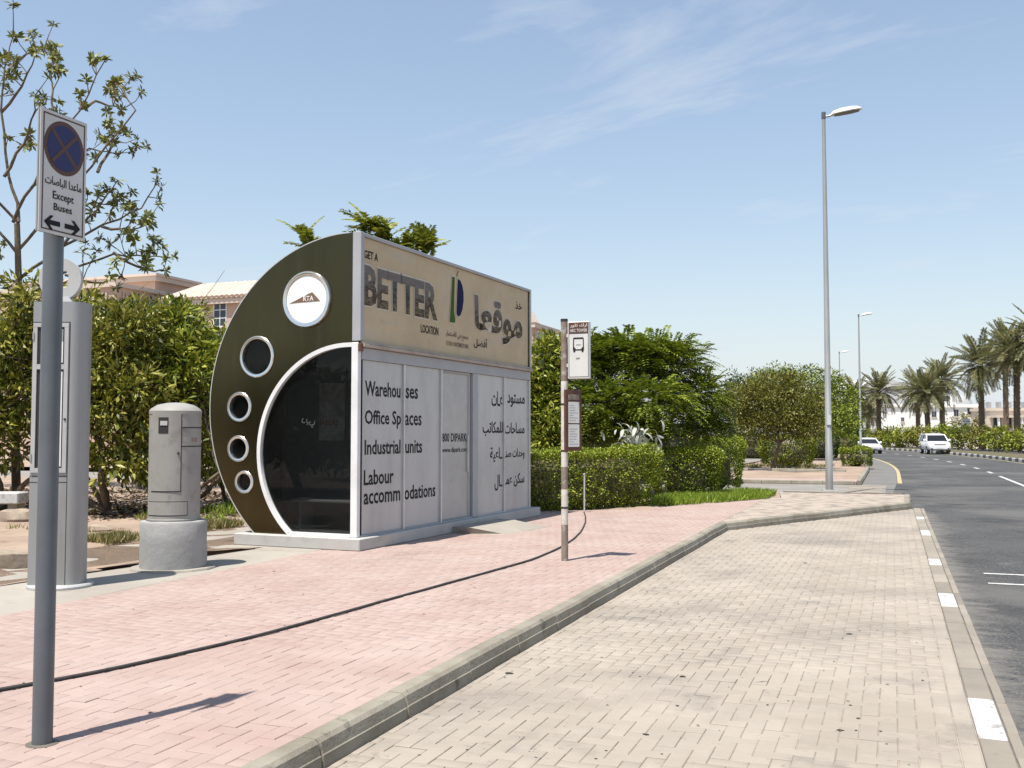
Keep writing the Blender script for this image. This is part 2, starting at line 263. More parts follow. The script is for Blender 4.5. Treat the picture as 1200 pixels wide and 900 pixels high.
# ------------------------------------------------------------------ mesh builder and tagging
class MB:
    def __init__(s): s.v = []; s.f = []
    def add(s, vs, fs):
        b = len(s.v); s.v += [tuple(p) for p in vs]; s.f += [tuple(i + b for i in f) for f in fs]; return s
    def box(s, x0, x1, y0, y1, z0, z1, ch=0.0):
        if ch <= 0:
            return s.add([(x0, y0, z0), (x1, y0, z0), (x1, y1, z0), (x0, y1, z0), (x0, y0, z1), (x1, y0, z1), (x1, y1, z1), (x0, y1, z1)],
                         [(3, 2, 1, 0), (4, 5, 6, 7), (0, 1, 5, 4), (1, 2, 6, 5), (2, 3, 7, 6), (3, 0, 4, 7)])
        c = ch; rings = [(c, z0), (0, z0 + c), (0, z1 - c), (c, z1)]; vs = []; fs = []      # chamfered in plan and at both ends
        for (q, z) in rings:
            a, b, d, e = x0 + q, x1 - q, y0 + q, y1 - q
            vs += [(a + c, d, z), (b - c, d, z), (b, d + c, z), (b, e - c, z), (b - c, e, z), (a + c, e, z), (a, e - c, z), (a, d + c, z)]
        for r in range(3):
            for i in range(8): fs.append((r * 8 + i, r * 8 + (i + 1) % 8, r * 8 + 8 + (i + 1) % 8, r * 8 + 8 + i))
        fs.append(tuple(range(7, -1, -1))); fs.append(tuple(range(24, 32)))
        return s.add(vs, fs)
    def tube(s, pts, rad, n=10, caps=True):
        pts = [Vector(p) for p in pts]
        if not hasattr(rad, '__len__'): rad = [rad] * len(pts)
        d0 = (pts[1] - pts[0]).normalized(); a = d0.cross(Vector((0.31, 0.17, 1)) if abs(d0.z) < 0.9 else Vector((1, 0.2, 0))).normalized()
        vs = []; fs = []
        for i, p in enumerate(pts):
            d = (pts[min(i + 1, len(pts) - 1)] - pts[max(i - 1, 0)]).normalized()
            a = (a - d * a.dot(d)).normalized(); b = d.cross(a)
            for k in range(n):
                t = 2 * math.pi * k / n; vs.append(p + (a * math.cos(t) + b * math.sin(t)) * rad[i])
        for i in range(len(pts) - 1):
            for k in range(n): fs.append((i * n + k, i * n + (k + 1) % n, (i + 1) * n + (k + 1) % n, (i + 1) * n + k))
        if caps: fs.append(tuple(range(n - 1, -1, -1))); fs.append(tuple(range((len(pts) - 1) * n, len(pts) * n)))
        return s.add(vs, fs)
    def lathe(s, prof, n=32, o=(0, 0, 0), ax=None):
        """prof: (radius, height) pairs along ax (default +Z)"""
        o = Vector(o); z = Vector(ax or (0, 0, 1)).normalized(); x = z.cross(Vector((0, 1, 0)) if abs(z.y) < 0.9 else Vector((1, 0, 0))).normalized(); y = z.cross(x)
        vs = []; fs = []; idx = []
        for (r, h) in prof:
            if r < 1e-6: idx.append([len(vs)] * n); vs.append(o + z * h)
            else:
                idx.append(list(range(len(vs), len(vs) + n)))
                for k in range(n):
                    t = 2 * math.pi * k / n; vs.append(o + z * h + (x * math.cos(t) + y * math.sin(t)) * r)
        for i in range(len(prof) - 1):
            for k in range(n):
                q = [idx[i][k], idx[i][(k + 1) % n], idx[i + 1][(k + 1) % n], idx[i + 1][k]]
                u = []
                for j in q:
                    if j not in u: u.append(j)
                if len(u) > 2: fs.append(tuple(u))
        return s.add(vs, fs)
    def prism(s, poly, fn, d0, d1):
        """polygon (u,v) extruded from d0 to d1; fn(u,v,d) -> point"""
        n = len(poly); vs = [fn(u, v, d0) for u, v in poly] + [fn(u, v, d1) for u, v in poly]
        fs = [(i, (i + 1) % n, n + (i + 1) % n, n + i) for i in range(n)] + [tuple(range(n - 1, -1, -1)), tuple(range(n, 2 * n))]
        return s.add(vs, fs)
    def build(s, name, m, parent=None, smooth=False):
        me = bpy.data.meshes.new(name); me.from_pydata(s.v, [], s.f); me.validate(); me.update()
        return link(name, me, m, parent, smooth)
def link(name, me, m, parent=None, smooth=False):
    if m is not None and not me.materials: me.materials.append(MATS[m])
    if smooth: me.shade_smooth(); me.set_sharp_from_angle(angle=R(35))
    o = bpy.data.objects.new(name, me); COL.objects.link(o)
    if parent: o.parent = parent
    return o
def fixn(o):
    import bmesh
    b = bmesh.new(); b.from_mesh(o.data); bmesh.ops.recalc_face_normals(b, faces=b.faces); b.to_mesh(o.data); b.free(); return o
def tag(o, label, cat, group=None):
    o['label'] = label; o['category'] = cat
    if group: o['group'] = group
    return o
def struct(o): o['kind'] = 'structure'; return o
def stuff(o): o['kind'] = 'stuff'; return o
def thing(name, label, cat, loc=(0, 0, 0), rz=0.0, group=None):
    o = bpy.data.objects.new(name, None); COL.objects.link(o); o.location = loc; o.rotation_euler = (0, 0, rz); o.empty_display_size = 0.2
    return tag(o, label, cat, group)
def copy_tree(o, parent=None):
    c = o.copy(); COL.objects.link(c)
    if parent: c.parent = parent
    for ch in o.children: copy_tree(ch, c)
    return c
def fast_mesh(name, V, FQ):
    """numpy quads (or tris) to mesh"""
    V = np.asarray(V, np.float32).reshape(-1, 3); FQ = np.asarray(FQ, np.int32); k = FQ.shape[1]
    me = bpy.data.meshes.new(name); me.vertices.add(len(V)); me.vertices.foreach_set('co', V.ravel())
    me.loops.add(FQ.size); me.loops.foreach_set('vertex_index', FQ.ravel()); me.polygons.add(len(FQ))
    me.polygons.foreach_set('loop_start', np.arange(0, FQ.size, k, dtype=np.int32)); me.update(calc_edges=True); return me
def curve_fill(name, loops, d0, d1, fn, m, parent):
    """flat plate with holes: loops of (u,v), outer first; extruded from d0 to d1 and placed by fn(u,v,d)"""
    c = bpy.data.curves.new(name, 'CURVE'); c.dimensions = '2D'; c.fill_mode = 'BOTH'; c.extrude = 0.5
    for lp in loops:
        sp = c.splines.new('POLY'); sp.points.add(len(lp) - 1); sp.use_cyclic_u = True
        for i, (u, v) in enumerate(lp): sp.points[i].co = (u, v, 0, 1)
    to = bpy.data.objects.new(name, c); COL.objects.link(to)
    bpy.context.view_layer.update()
    ev = to.evaluated_get(bpy.context.evaluated_depsgraph_get()); me = bpy.data.meshes.new_from_object(ev)
    bpy.data.objects.remove(to); bpy.data.curves.remove(c)
    for v in me.vertices: v.co = fn(v.co.x, v.co.y, d0 + (v.co.z + 0.5) * (d1 - d0))
    me.materials.clear(); me.name = name
    return fixn(link(name, me, m, parent))

# Arabic: presentation forms in visual order (isolated, final, initial, medial)
AR = {'ا': 'ﺍﺎ', 'أ': 'ﺃﺄ', 'ب': 'ﺏﺐﺑﺒ', 'ت': 'ﺕﺖﺗﺘ', 'ث': 'ﺙﺚﺛﺜ', 'ج': 'ﺝﺞﺟﺠ', 'ح': 'ﺡﺢﺣﺤ', 'خ': 'ﺥﺦﺧﺨ', 'د': 'ﺩﺪ', 'ذ': 'ﺫﺬ', 'ر': 'ﺭﺮ', 'س': 'ﺱﺲﺳﺴ',
      'ص': 'ﺹﺺﺻﺼ', 'ض': 'ﺽﺾﺿﻀ', 'ع': 'ﻉﻊﻋﻌ', 'ف': 'ﻑﻒﻓﻔ', 'ق': 'ﻕﻖﻗﻘ', 'ك': 'ﻙﻚﻛﻜ', 'ل': 'ﻝﻞﻟﻠ', 'م': 'ﻡﻢﻣﻤ', 'ن': 'ﻥﻦﻧﻨ', 'ه': 'ﻩﻪﻫﻬ', 'ة': 'ﺓﺔ',
      'و': 'ﻭﻮ', 'ي': 'ﻱﻲﻳﻴ', 'ـ': 'ــــ'}
def arabic(s):
    res = []
    for i, ch in enumerate(s):
        if ch not in AR: res.append(ch); continue
        prev = i > 0 and s[i - 1] in AR and len(AR[s[i - 1]]) == 4
        nxt = i + 1 < len(s) and s[i + 1] in AR and len(AR[ch]) == 4
        fm = AR[ch]; k = (3 if prev else 2) if nxt else (1 if prev else 0)
        res.append(fm[k])
    return ''.join(reversed(res))
def text(s, name, m, parent, o, ux, uy, w, h=None, bold=0.0, nrm=None, lift=0.003, warp=None):
    """flat printed lettering fitted to width w and height h with its lower left corner at o"""
    c = bpy.data.curves.new(name, 'FONT'); c.body = s; c.resolution_u = 2; c.offset = bold
    to = bpy.data.objects.new(name, c); COL.objects.link(to); bpy.context.view_layer.update()
    me = bpy.data.meshes.new_from_object(to.evaluated_get(bpy.context.evaluated_depsgraph_get()))
    bpy.data.objects.remove(to); bpy.data.curves.remove(c)
    if not me.vertices: return None
    co = np.array([v.co[:] for v in me.vertices]); a, b = co.min(0), co.max(0)
    sx = w / max(b[0] - a[0], 1e-6); sy = (h / max(b[1] - a[1], 1e-6)) if h else sx
    o = Vector(o); ux = Vector(ux); uy = Vector(uy); n = Vector(nrm) if nrm else ux.cross(uy)
    for v in me.vertices: v.co = o + ux * ((v.co.x - a[0]) * sx) + uy * ((v.co.y - a[1]) * sy) + n * lift
    if warp:
        for v in me.vertices: v.co = warp(v.co)
    me.materials.clear(); me.name = name
    return link(name, me, m, parent)

# ------------------------------------------------------------------ the setting: ground, road, pavement, bay
RZ = -0.135                                               # road level; pavement top is 0
def bend(y): return -0.002 * (y - 44) ** 2 if y > 44 else 0.0
struct(MB().add([(-2500, -600, -0.32), (2500, -600, -0.32), (2500, 4000, -0.32), (-2500, 4000, -0.32)], [(0, 1, 2, 3)]).build('ground', 'pale_sand'))

def strip(y0, y1, n, xl, xr, z, m=1):
    b = MB(); ys = [y0 + (y1 - y0) * i / n for i in range(n + 1)]
    for y in ys:
        a, c = xl(y), xr(y)
        for k in range(m + 1): b.v.append((a + (c - a) * k / m, y, z))
    for i in range(n):
        for k in range(m):
            q = i * (m + 1) + k; b.f.append((q, q + 1, q + m + 2, q + m + 1))
    return b
def road_left(y): return 0.56 if y < 23.0 else (0.29 if y < 26.8 else (0.29 - (y - 26.8) / 1.4 * 1.24 if y < 28.2 else -0.95 + bend(y)))
road = struct(strip(-12, 190, 303, road_left, lambda y: 7.7 + bend(y), RZ, 4).build('road', 'asphalt'))
struct(strip(-12, 190, 101, lambda y: 12.6 + bend(y), lambda y: 19.6 + bend(y), RZ, 2).build('road', 'asphalt'))
# pale worn lay-by strip between kerb and yellow line
struct(strip(29, 75, 46, lambda y: -0.94 + bend(y), lambda y: 0.12 + bend(y) - (0 if y > 36 else (36 - y) * 0.02), RZ + 0.004).build('road_shoulder', 'shoulder'))
def slab_line(name, m, x0, x1, y0, y1, z=RZ + 0.005):
    return MB().add([(x0(y0), y0, z), (x1(y0), y0, z), (x1(y1), y1, z), (x0(y1), y1, z)], [(0, 1, 2, 3)]).build(name, m, road)
# lane dashes (a longer first one), yellow edge line, two short white bars near the bay
y = 30.0
slab_line('lane_dash', 'white_paint', lambda t: 3.80, lambda t: 3.93, 34.5, 43.0)
y = 46.0
while y < 130:
    slab_line('lane_dash', 'white_paint', lambda t: 3.80 + bend(t), lambda t: 3.95 + bend(t), y, y + 1.9); y += 5.6
strip(35.5, 120, 60, lambda t: 0.14 + bend(t), lambda t: 0.28 + bend(t), RZ + 0.006).build('edge_line', 'yellow_paint', road)
for (yy, xa, xb) in ((13.06, 0.98, 3.4), (12.22, 0.96, 1.32)):
    slab_line('road_bar', 'white_paint', lambda t, a=xa: a, lambda t, b=xb: b, yy, yy + 0.09)
strip(-12, 130, 80, lambda t: 7.28 + bend(t), lambda t: 7.40 + bend(t), RZ + 0.006).build('edge_line', 'yellow_paint', road)

def inpoly(x, y, P):
    c = False; j = len(P) - 1
    for i in range(len(P)):
        if (P[i][1] > y) != (P[j][1] > y) and x < (P[j][0] - P[i][0]) * (y - P[i][1]) / (P[j][1] - P[i][1]) + P[i][0]: c = not c
        j = i
    return c
def sheet(name, P, z, m): return struct(MB().add([(x, y, z) for x, y in P], [tuple(range(len(P)))]).build(name, m))

PAVE = [(-7.0, -4), (-2.78, -4), (-2.78, 17.35), (0.28, 23.65), (0.28, 26.9), (-2.75, 26.9), (-2.5, 24.6), (-4.45, 20.95), (-4.6, 19.75), (-6.45, 18.8), (-7.0, 18.5)]
BAY = [(-2.64, -4), (0.405, -4), (0.405, 23.6), (0.33, 23.5), (-2.62, 17.42), (-2.64, 17.3)]
pavement = sheet('pavement', PAVE, -0.0060, 'joint_sand')
bay = sheet('bus_bay', [(-2.75, -4), (0.55, -4), (0.55, 23.9), (0.30, 23.7), (-2.75, 17.5)], -0.1360, 'joint_sand')

BW = 0.1; GAP = 0.0020; BV = 0.004
def brick_geo(lx, ly):
    hx, hy = lx / 2 - GAP, ly / 2 - GAP
    vs = [(sx * (hx - q), sy * (hy - q), z) for (q, z) in ((0, -0.014), (0, -BV * 0.8), (BV, 0)) for (sx, sy) in ((-1, -1), (1, -1), (1, 1), (-1, 1))]
    fs = [(r * 4 + i, r * 4 + (i + 1) % 4, r * 4 + 4 + (i + 1) % 4, r * 4 + 4 + i) for r in range(2) for i in range(4)] + [(8, 9, 10, 11)]
    return np.array(vs), np.array(fs)
def herringbone(poly, parent, z, m, clipx, seed):
    rg = np.random.default_rng(seed)
    xs = [p[0] for p in poly]; ys = [p[1] for p in poly]; items = []
    for j in range(int(min(ys) / BW) - 2, int(max(ys) / BW) + 2):
        for i in range(int(min(xs) / BW) - 2, int(max(xs) / BW) + 2):
            k = (i - j) % 4
            if k == 0: a = (i * BW, (i + 2) * BW, j * BW, (j + 1) * BW)
            elif k == 3: a = (i * BW, (i + 1) * BW, j * BW, (j + 2) * BW)
            else: continue
            cx, cy = (a[0] + a[1]) / 2, (a[2] + a[3]) / 2
            x0, x1 = max(a[0], clipx[0]), min(a[1], clipx[1])
            if x1 - x0 < 0.03: continue
            cx = (x0 + x1) / 2
            if not inpoly(cx, cy, poly): continue
            whole = (x1 - x0) > (a[1] - a[0]) - 1e-6
            items.append((cx, cy, x1 - x0, a[3] - a[2], whole))
    def area(it):
        if not it[4] or it[1] < 1.5: return 0
        u = pix((it[0], it[1], z))
        if not (5 < u[0] < 1195 and 5 < u[1] < 892) or u[2] < 0.5: return 0
        return 1 / u[2] ** 3
    order = sorted(range(len(items)), key=lambda q: -area(items[q])); part = set(order[:300]) if area(items[order[0]]) else set()
    shared = {}
    VV = []; FF = []; nb = 0
    for q, (cx, cy, lx, ly, wh) in enumerate(items):
        tx, ty = rg.normal(0, 0.003, 2); dz = rg.normal(0, 0.0009) + 0.004 * noise.noise((cx * 0.9, cy * 0.9, 4)); ang = rg.normal(0, 0.006)
        if q in part:
            key = lx > ly
            if key not in shared:
                v, f = brick_geo(lx, ly); me = bpy.data.meshes.new('brick'); me.from_pydata(v.tolist(), [], f.tolist()); me.materials.append(MATS[m]); shared[key] = me
            o = bpy.data.objects.new('brick', shared[key]); COL.objects.link(o); o.parent = parent
            o.location = (cx, cy, z + dz); o.rotation_euler = (tx, ty, ang)
        else:
            v, f = brick_geo(lx, ly); v[:, 2] += v[:, 0] * ty + v[:, 1] * tx + z + dz; v[:, 0] += cx; v[:, 1] += cy
            VV.append(v); FF.append(f + nb); nb += len(v)
    me = fast_mesh('paver_field', np.concatenate(VV), np.concatenate(FF)); stuff(link('paver_field', me, m, parent))
herringbone(PAVE, pavement, 0.0, 'pink_paver', (-7.0, -2.785), 3)
herringbone(BAY, bay, -0.13, 'bay_paver', (-2.645, 0.30), 4)
# stretcher course beside the flush kerb
VV = []; FF = []; nb = 0; rg = np.random.default_rng(9); n_part = 0
v0, f0 = brick_geo(BW, 0.2); mes = bpy.data.meshes.new('brick'); mes.from_pydata(v0.tolist(), [], f0.tolist()); mes.materials.append(MATS['bay_paver'])
for i in range(-20, 118):
    cy = i * 0.2 + 0.1; dz = rg.normal(0, 0.0012)
    if 5.0 < cy < 10:
        o = bpy.data.objects.new('brick', mes); COL.objects.link(o); o.parent = bay; o.location = (0.352, cy, -0.13 + dz); continue
    v = v0 + np.array([0.352, cy, -0.13 + dz]); VV.append(v); FF.append(f0 + nb); nb += len(v)
stuff(link('paver_course', fast_mesh('paver_course', np.concatenate(VV), np.concatenate(FF)), 'bay_paver', bay))

# kerbs: every stone a part
def kerb_stone(parent, a, b, prof, m, gap=0.006, name='kerbstone', jit=0.004):
    a = Vector((*a, 0)); b = Vector((*b, 0)); d = (b - a).normalized(); nrm = Vector((d.y, -d.x, 0)); L = (b - a).length
    jz = random.gauss(0, jit); jn = random.gauss(0, jit)
    bm_ = MB(); k = len(prof); cuts = [(gap / 2, 0.006), (gap / 2 + 0.006, 0), (L - gap / 2 - 0.006, 0), (L - gap / 2, 0.006)]
    for (s_, q) in cuts:
        for (u, z) in prof: bm_.v.append(tuple(a + d * s_ + nrm * (u + jn - (q if u > 0.03 else 0)) + Vector((0, 0, z + jz - (q if z > -0.15 else 0)))))
    for r in range(3):
        for i in range(k): bm_.f.append((r * k + i, r * k + (i + 1) % k, r * k + k + (i + 1) % k, r * k + k + i))
    bm_.f.append(tuple(range(k - 1, -1, -1))); bm_.f.append(tuple(range(3 * k, 4 * k)))
    return bm_.build(name, m, parent)
UP = [(0, -0.2), (0, 0.012), (0.012, 0.016), (0.098, 0.014), (0.120, -0.006), (0.131, -0.062), (0.137, -0.066), (0.140, -0.2)]
def kerb_run(parent, pts, prof, step, m):
    for (p, q) in zip(pts[:-1], pts[1:]):
        p = Vector(p); q = Vector(q); n = max(1, round((q - p).length / step))
        for i in range(n): kerb_stone(parent, p + (q - p) * (i / n), p + (q - p) * ((i + 1) / n), prof, m(i) if callable(m) else m)
kerb = struct(bpy.data.objects.new('kerb', None)); COL.objects.link(kerb)
kerb_run(kerb, [(-2.79, -3.96), (-2.79, 17.30), (0.22, 23.62), (0.27, 26.95)], UP, 0.93, 'kerb_concrete')
kerb_run(kerb, [(0.2, 27.03), (-2.70, 27.03)], UP, 0.93, 'kerb_concrete')
flush = struct(bpy.data.objects.new('flush_kerb', None)); COL.objects.link(flush)
FL = [(0, -0.25), (0, -0.130), (0.006, -0.126), (0.139, -0.126), (0.145, -0.130), (0.145, -0.25)]
whites = [ground(px, py, -0.13).y for px, py in ((1145, 822), (1107, 711), (1088, 657), (1077, 627), (1070, 607))] + [4.0, 1.4]
y = -3.6
while y < 23.4:
    L = random.choice((0.86, 0.9, 0.62, 0.9)); w = any(y - 0.05 < t < y + L - 0.05 for t in whites)
    kerb_stone(flush, (0.412, y), (0.412, y + L), FL, 'white_paint' if w else 'flush_kerb', 0.024, jit=0.002)
    y += L
MB().box(0.406, 0.624, -3.6, 23.6, -0.2, -0.1335).build('bedding', 'dark_joint', flush)
y = -3.6
while y < 23.4:
    L = random.uniform(0.4, 0.8); kerb_stone(flush, (0.566, y), (0.566, y + L), [(0, -0.25), (0, -0.128), (0.055, -0.129), (0.06, -0.25)], 'flush_kerb', 0.01, 'edging_stone', 0.001); y += L

# concrete strip behind the pavers, soil, the side entrance and the verge beyond
slabs = struct(bpy.data.objects.new('concrete_path', None)); COL.objects.link(slabs)
for i in range(12):
    for (xa, xb) in ((-8.55, -7.006), (-10.0, -8.56)):
        a = -4 + i * 1.9; bz = random.gauss(-0.004, 0.002)
        MB().box(xa + 0.004, xb - 0.004, a + 0.006, a + 1.894, -0.15, bz, 0.008).build('slab', 'concrete_slab', slabs)
def soil(name, P, z, m, res=0.35, amp=0.03, edge=0.25):
    """bumpy soil sheet cut to a polygon (flat along its rim)"""
    import bmesh
    xs = [p[0] for p in P]; ys = [p[1] for p in P]; b = bmesh.new()
    f = b.faces.new([b.verts.new((x, y, 0)) for x, y in P]); bmesh.ops.triangulate(b, faces=[f])
    for ax, lo, hi in ((0, max(min(xs), -30), max(xs)), (1, min(ys), min(max(ys), 60))):
        c = lo + res
        while c < hi:
            pc = [0, 0, 0]; pc[ax] = c; nr = [0, 0, 0]; nr[ax] = 1
            bmesh.ops.bisect_plane(b, geom=b.verts[:] + b.edges[:] + b.faces[:], plane_co=pc, plane_no=nr); c += res
    rim = {v for e in b.edges if e.is_boundary for v in e.verts}
    for v in b.verts:
        v.co.z = z + (0 if v in rim else amp * (noise.noise((v.co.x * 0.9, v.co.y * 0.9, 1)) + 0.6 * noise.noise((v.co.x * 2.7, v.co.y * 2.7, 5)) + 0.35))
    me = bpy.data.meshes.new(name); b.to_mesh(me); b.free(); me.shade_smooth(); return struct(link(name, me, m))
soil('soil', [(-70, -6), (-10.0, -6), (-10.0, 18.7), (-7.0, 18.55), (-6.47, 18.84), (-4.63, 19.8), (-4.48, 21.0), (-2.53, 24.65), (-2.78, 26.95), (-70, 26.95)], -0.012, 'sand', 0.4, 0.05)
struct(MB().box(-70, -0.2, 27.2, 33.4, -0.3, -0.11).build('side_entrance', 'path_concrete'))
sw = struct(bpy.data.objects.new('entrance_paving', None)); COL.objects.link(sw)
for i in range(26):                                       # brown block band at the entrance mouth
    MB().box(-1.25, -0.30, 27.25 + i * 0.235, 27.25 + i * 0.235 + 0.225, -0.2, -0.105, 0.006).build('block', 'flush_kerb', sw)
verge_P = [(-70, 35.2), (-1.1, 35.2)] + [(-1.1 + bend(t), t) for t in range(40, 150, 4)] + [(-90, 150)]
soil('verge', verge_P, -0.012, 'sand', 1.2, 0.06)
MB().box(-30, -1.09, 33.56, 35.19, -0.2, -0.006).build('path_strip', 'pink_paver', sw)
kerb2 = struct(bpy.data.objects.new('kerb', None)); COL.objects.link(kerb2)
kerb_run(kerb2, [(-25, 33.55), (-1.15, 33.55)], UP, 0.95, 'kerb_concrete')
kerb_run(kerb2, [(-14, 42.3), (-1.7, 41.2)], [(u, z + 0.10) for u, z in UP], 0.95, lambda i: 'black_paint' if i % 4 == 1 else 'kerb_concrete')
pts = [(-1.095 + bend(t), t) for t in range(34, 122, 4)]
kerb_run(kerb2, pts, UP, 0.95, 'kerb_concrete')
struct(strip(35.3, 75, 40, lambda t: -8.6 + (t - 45) * 0.03 - 0.9, lambda t: -6.9 + (t - 45) * 0.03, 0.055).build('footpath', 'path_concrete'))
# median with black and white kerb
struct(strip(-12, 190, 101, lambda t: 7.86 + bend(t), lambda t: 12.4 + bend(t), -0.02, 2).build('median', 'median_soil'))
kerb3 = struct(bpy.data.objects.new('median_kerb', None)); COL.objects.link(kerb3)
MK = [(0, -0.2), (0, 0.05), (0.02, 0.06), (0.125, 0.06), (0.15, 0.03), (0.15, -0.2)]
yy = 24.0; i = 0
while yy < 150:
    a = (7.85 + bend(yy + 0.95), yy + 0.95); b_ = (7.85 + bend(yy), yy)
    kerb_stone(kerb3, a, b_, [(u, z) for u, z in MK], 'black_paint' if i % 2 else 'white_paint', 0.01); yy += 0.95; i += 1

# dark crumbs and leaf litter on the bay and pavers
dv = MB()
for i in range(230):
    if i < 150: x, y, z = random.uniform(-2.5, 0.3), random.uniform(4.6, 14), -0.13
    else: x, y, z = random.uniform(-6.6, -3), random.uniform(4, 12), 0.0
    
    a = random.uniform(0, 6.28); s_ = random.uniform(0.002, 0.010) * (2.6 if random.random() < 0.06 else 1); q = []
    for k in range(6): t = a + k * 1.047; r_ = s_ * random.uniform(0.5, 1.1); q.append((x + math.cos(t) * r_ * 1.6, y + math.sin(t) * r_))
    dv.v += [(px, py, z + 0.003) for px, py in q] + [(x, y, z + 0.003 + s_ * 0.3)]; b0 = len(dv.v) - 7
    dv.f += [(b0 + k, b0 + (k + 1) % 6, b0 + 6) for k in range(6)]
stuff(tag(dv.build('litter', 'debris'), 'dark crumbs and dead leaf bits scattered on the paving', 'litter'))

# ------------------------------------------------------------------ the bus shelter
C0 = ground(421, 646.5); E0 = (ground(634, 604) - C0).normalized(); SH_RZ = math.atan2(E0.y, E0.x)
sh = thing('bus_shelter', 'air-conditioned bus shelter with round bronze end wall and grey lettered front', 'bus shelter', (C0.x, C0.y, 0), SH_RZ)
LEN = 5.93; ES = 0.12; FT = 0.10                         # end plane (s), front plane (t); s runs along the front, t to the back
pl = MB().box(0, 6.2, 0.0, 2.02, 0, 0.16, 0.012).build('plinth', 'plinth_grey', sh)
def arc(cu, cv, r, a0, a1, n): return [(cu + r * math.cos(R(a0 + (a1 - a0) * i / n)), cv + r * math.sin(R(a0 + (a1 - a0) * i / n))) for i in range(n + 1)]
OUT = [(u, v) for u, v in arc(0.16, 1.893, 2.29, 90, -49.1, 56)]
OUT = [(0.0, 4.19)] + OUT                                 # from the front corner over the round back down to the plinth
IN = arc(0.174, 1.272, 1.436, 90, -50.7, 44); IN = [(0.10, 2.708)] + IN
def circ(cu, cv, r, n=36): return [(cu + r * math.cos(2 * math.pi * i / n), cv + r * math.sin(2 * math.pi * i / n)) for i in range(n)]
HOLES = [(1.65, 2.58, 0.262), (1.94, 1.89, 0.182), (1.95, 1.31, 0.158), (1.84, 0.85, 0.132)]
def endfn(s0): return lambda u, v, d: (s0 + d, FT + u, v)
plate = OUT + [IN[-1]] + IN[::-1][1:] + [(0.0, 2.708)]
def make_end(s0, s1, detail):
    ep = curve_fill('end_panel', [plate] + [circ(*h) for h in HOLES], 0, s1 - s0, endfn(s0), 'bronze', sh)
    return ep
make_end(ES, ES + 0.06, True)
far_end = curve_fill('end_panel', [plate] + [circ(*h) for h in HOLES], 0, 0.06, endfn(LEN - 0.06), 'bronze', sh)
# panel seams of the bronze end: thin raised joint strips
def wall_ring(name, u, v, r, wd, proud, m, par, s0=ES, n=40, back=0.05):
    return MB().lathe([(r - wd, -back), (r - wd, proud * 0.8), (r - wd * 0.7, proud), (r - wd * 0.2, proud), (r, proud * 0.6), (r, -0.002)], n, (s0, FT + u, v), (-1, 0, 0)).build(name, m, par, True)
for (u, v, r) in HOLES:
    pw = MB().lathe([(0, 0.0), (r - 0.012, 0.0), (r - 0.012, -0.008), (0, -0.008)], 36, (ES + 0.025, FT + u, v), (-1, 0, 0)).build('porthole_window', 'tinted_glass', sh, True)
    wall_ring('rim', u, v, r + 0.026, 0.042, 0.022, 'silver', pw)
# round badge
BU, BVZ = 0.82, 3.33
bd = MB().lathe([(0, 0.035), (0.318, 0.035), (0.325, 0.028), (0.325, 0.0)], 48, (ES, FT + BU, BVZ), (-1, 0, 0)).build('badge', 'badge_white', sh, True)
wall_ring('rim', BU, BVZ, 0.384, 0.058, 0.05, 'silver', bd, back=0.0, n=56)
def bp(u, v): return (ES - 0.039, FT + BU - u, BVZ + v)   # u to the right as seen
roofp = [(-0.285, -0.048), (-0.14, -0.040), (0.15, -0.036), (0.225, -0.036), (0.10, 0.088), (0.02, 0.068), (0.0, 0.052), (-0.06, 0.036), (-0.17, -0.010)]
MB().add([bp(u, v) for u, v in roofp], [tuple(range(len(roofp)))[::-1]]).build('emblem', 'brown_ink', bd)
text('RTA', 'lettering', 'badge_white', bd, bp(-0.045, -0.026), (0, -1, 0), (0, 0, 1), 0.165, 0.066, 0.01, (-1, 0, 0), 0.003)
# curved end window with white frame
eg = curve_fill('end_window', [[(0.10, 0.17)] + [(u, v) for u, v in IN[::-1]]], 0, 0.012, endfn(ES + 0.03), 'tinted_glass', sh)
fr = MB(); cu, cv = 0.174, 1.272
pts = IN; vs = []
for i, (u, v) in enumerate(pts):
    d = Vector((u - cu, v - cv)).normalized() if i > 0 else Vector((0, 1))
    for (q, s_) in ((-0.045, ES - 0.022), (0.012, ES - 0.022), (0.012, ES + 0.05), (-0.045, ES + 0.05)):
        vs.append((s_, FT + u + d.x * q, v + d.y * q))
fs = [(4 * i + k, 4 * i + (k + 1) % 4, 4 * i + 4 + (k + 1) % 4, 4 * i + 4 + k) for i in range(len(pts) - 1) for k in range(4)] + [(3, 2, 1, 0)]
fixn(fr.add(vs, fs).build('frame', 'frame_white', eg))
MB().box(ES - 0.026, ES + 0.055, FT + 0.002, FT + 0.105, 0.162, 2.72, 0.006).build('corner_post', 'frame_white', sh)
MB().box(ES - 0.022, ES + 0.055, FT + 0.11, FT + 1.1, 0.162, 0.20).build('sill', 'frame_white', eg)
# reversed white and red lettering on the glass behind the end window
text(arabic('دبي'), 'lettering', 'frame_white', sh, (ES + 0.052, FT + 0.72, 1.60), (0, 1, 0), (0, 0, 1), 0.22, 0.13, 0.01, (-1, 0, 0), 0.0)
text('DUBAI', 'lettering', 'sign_red', sh, (ES + 0.052, FT + 0.36, 1.63), (0, 1, 0), (0, 0, 1), 0.28, 0.07, 0.01, (-1, 0, 0), 0.0)
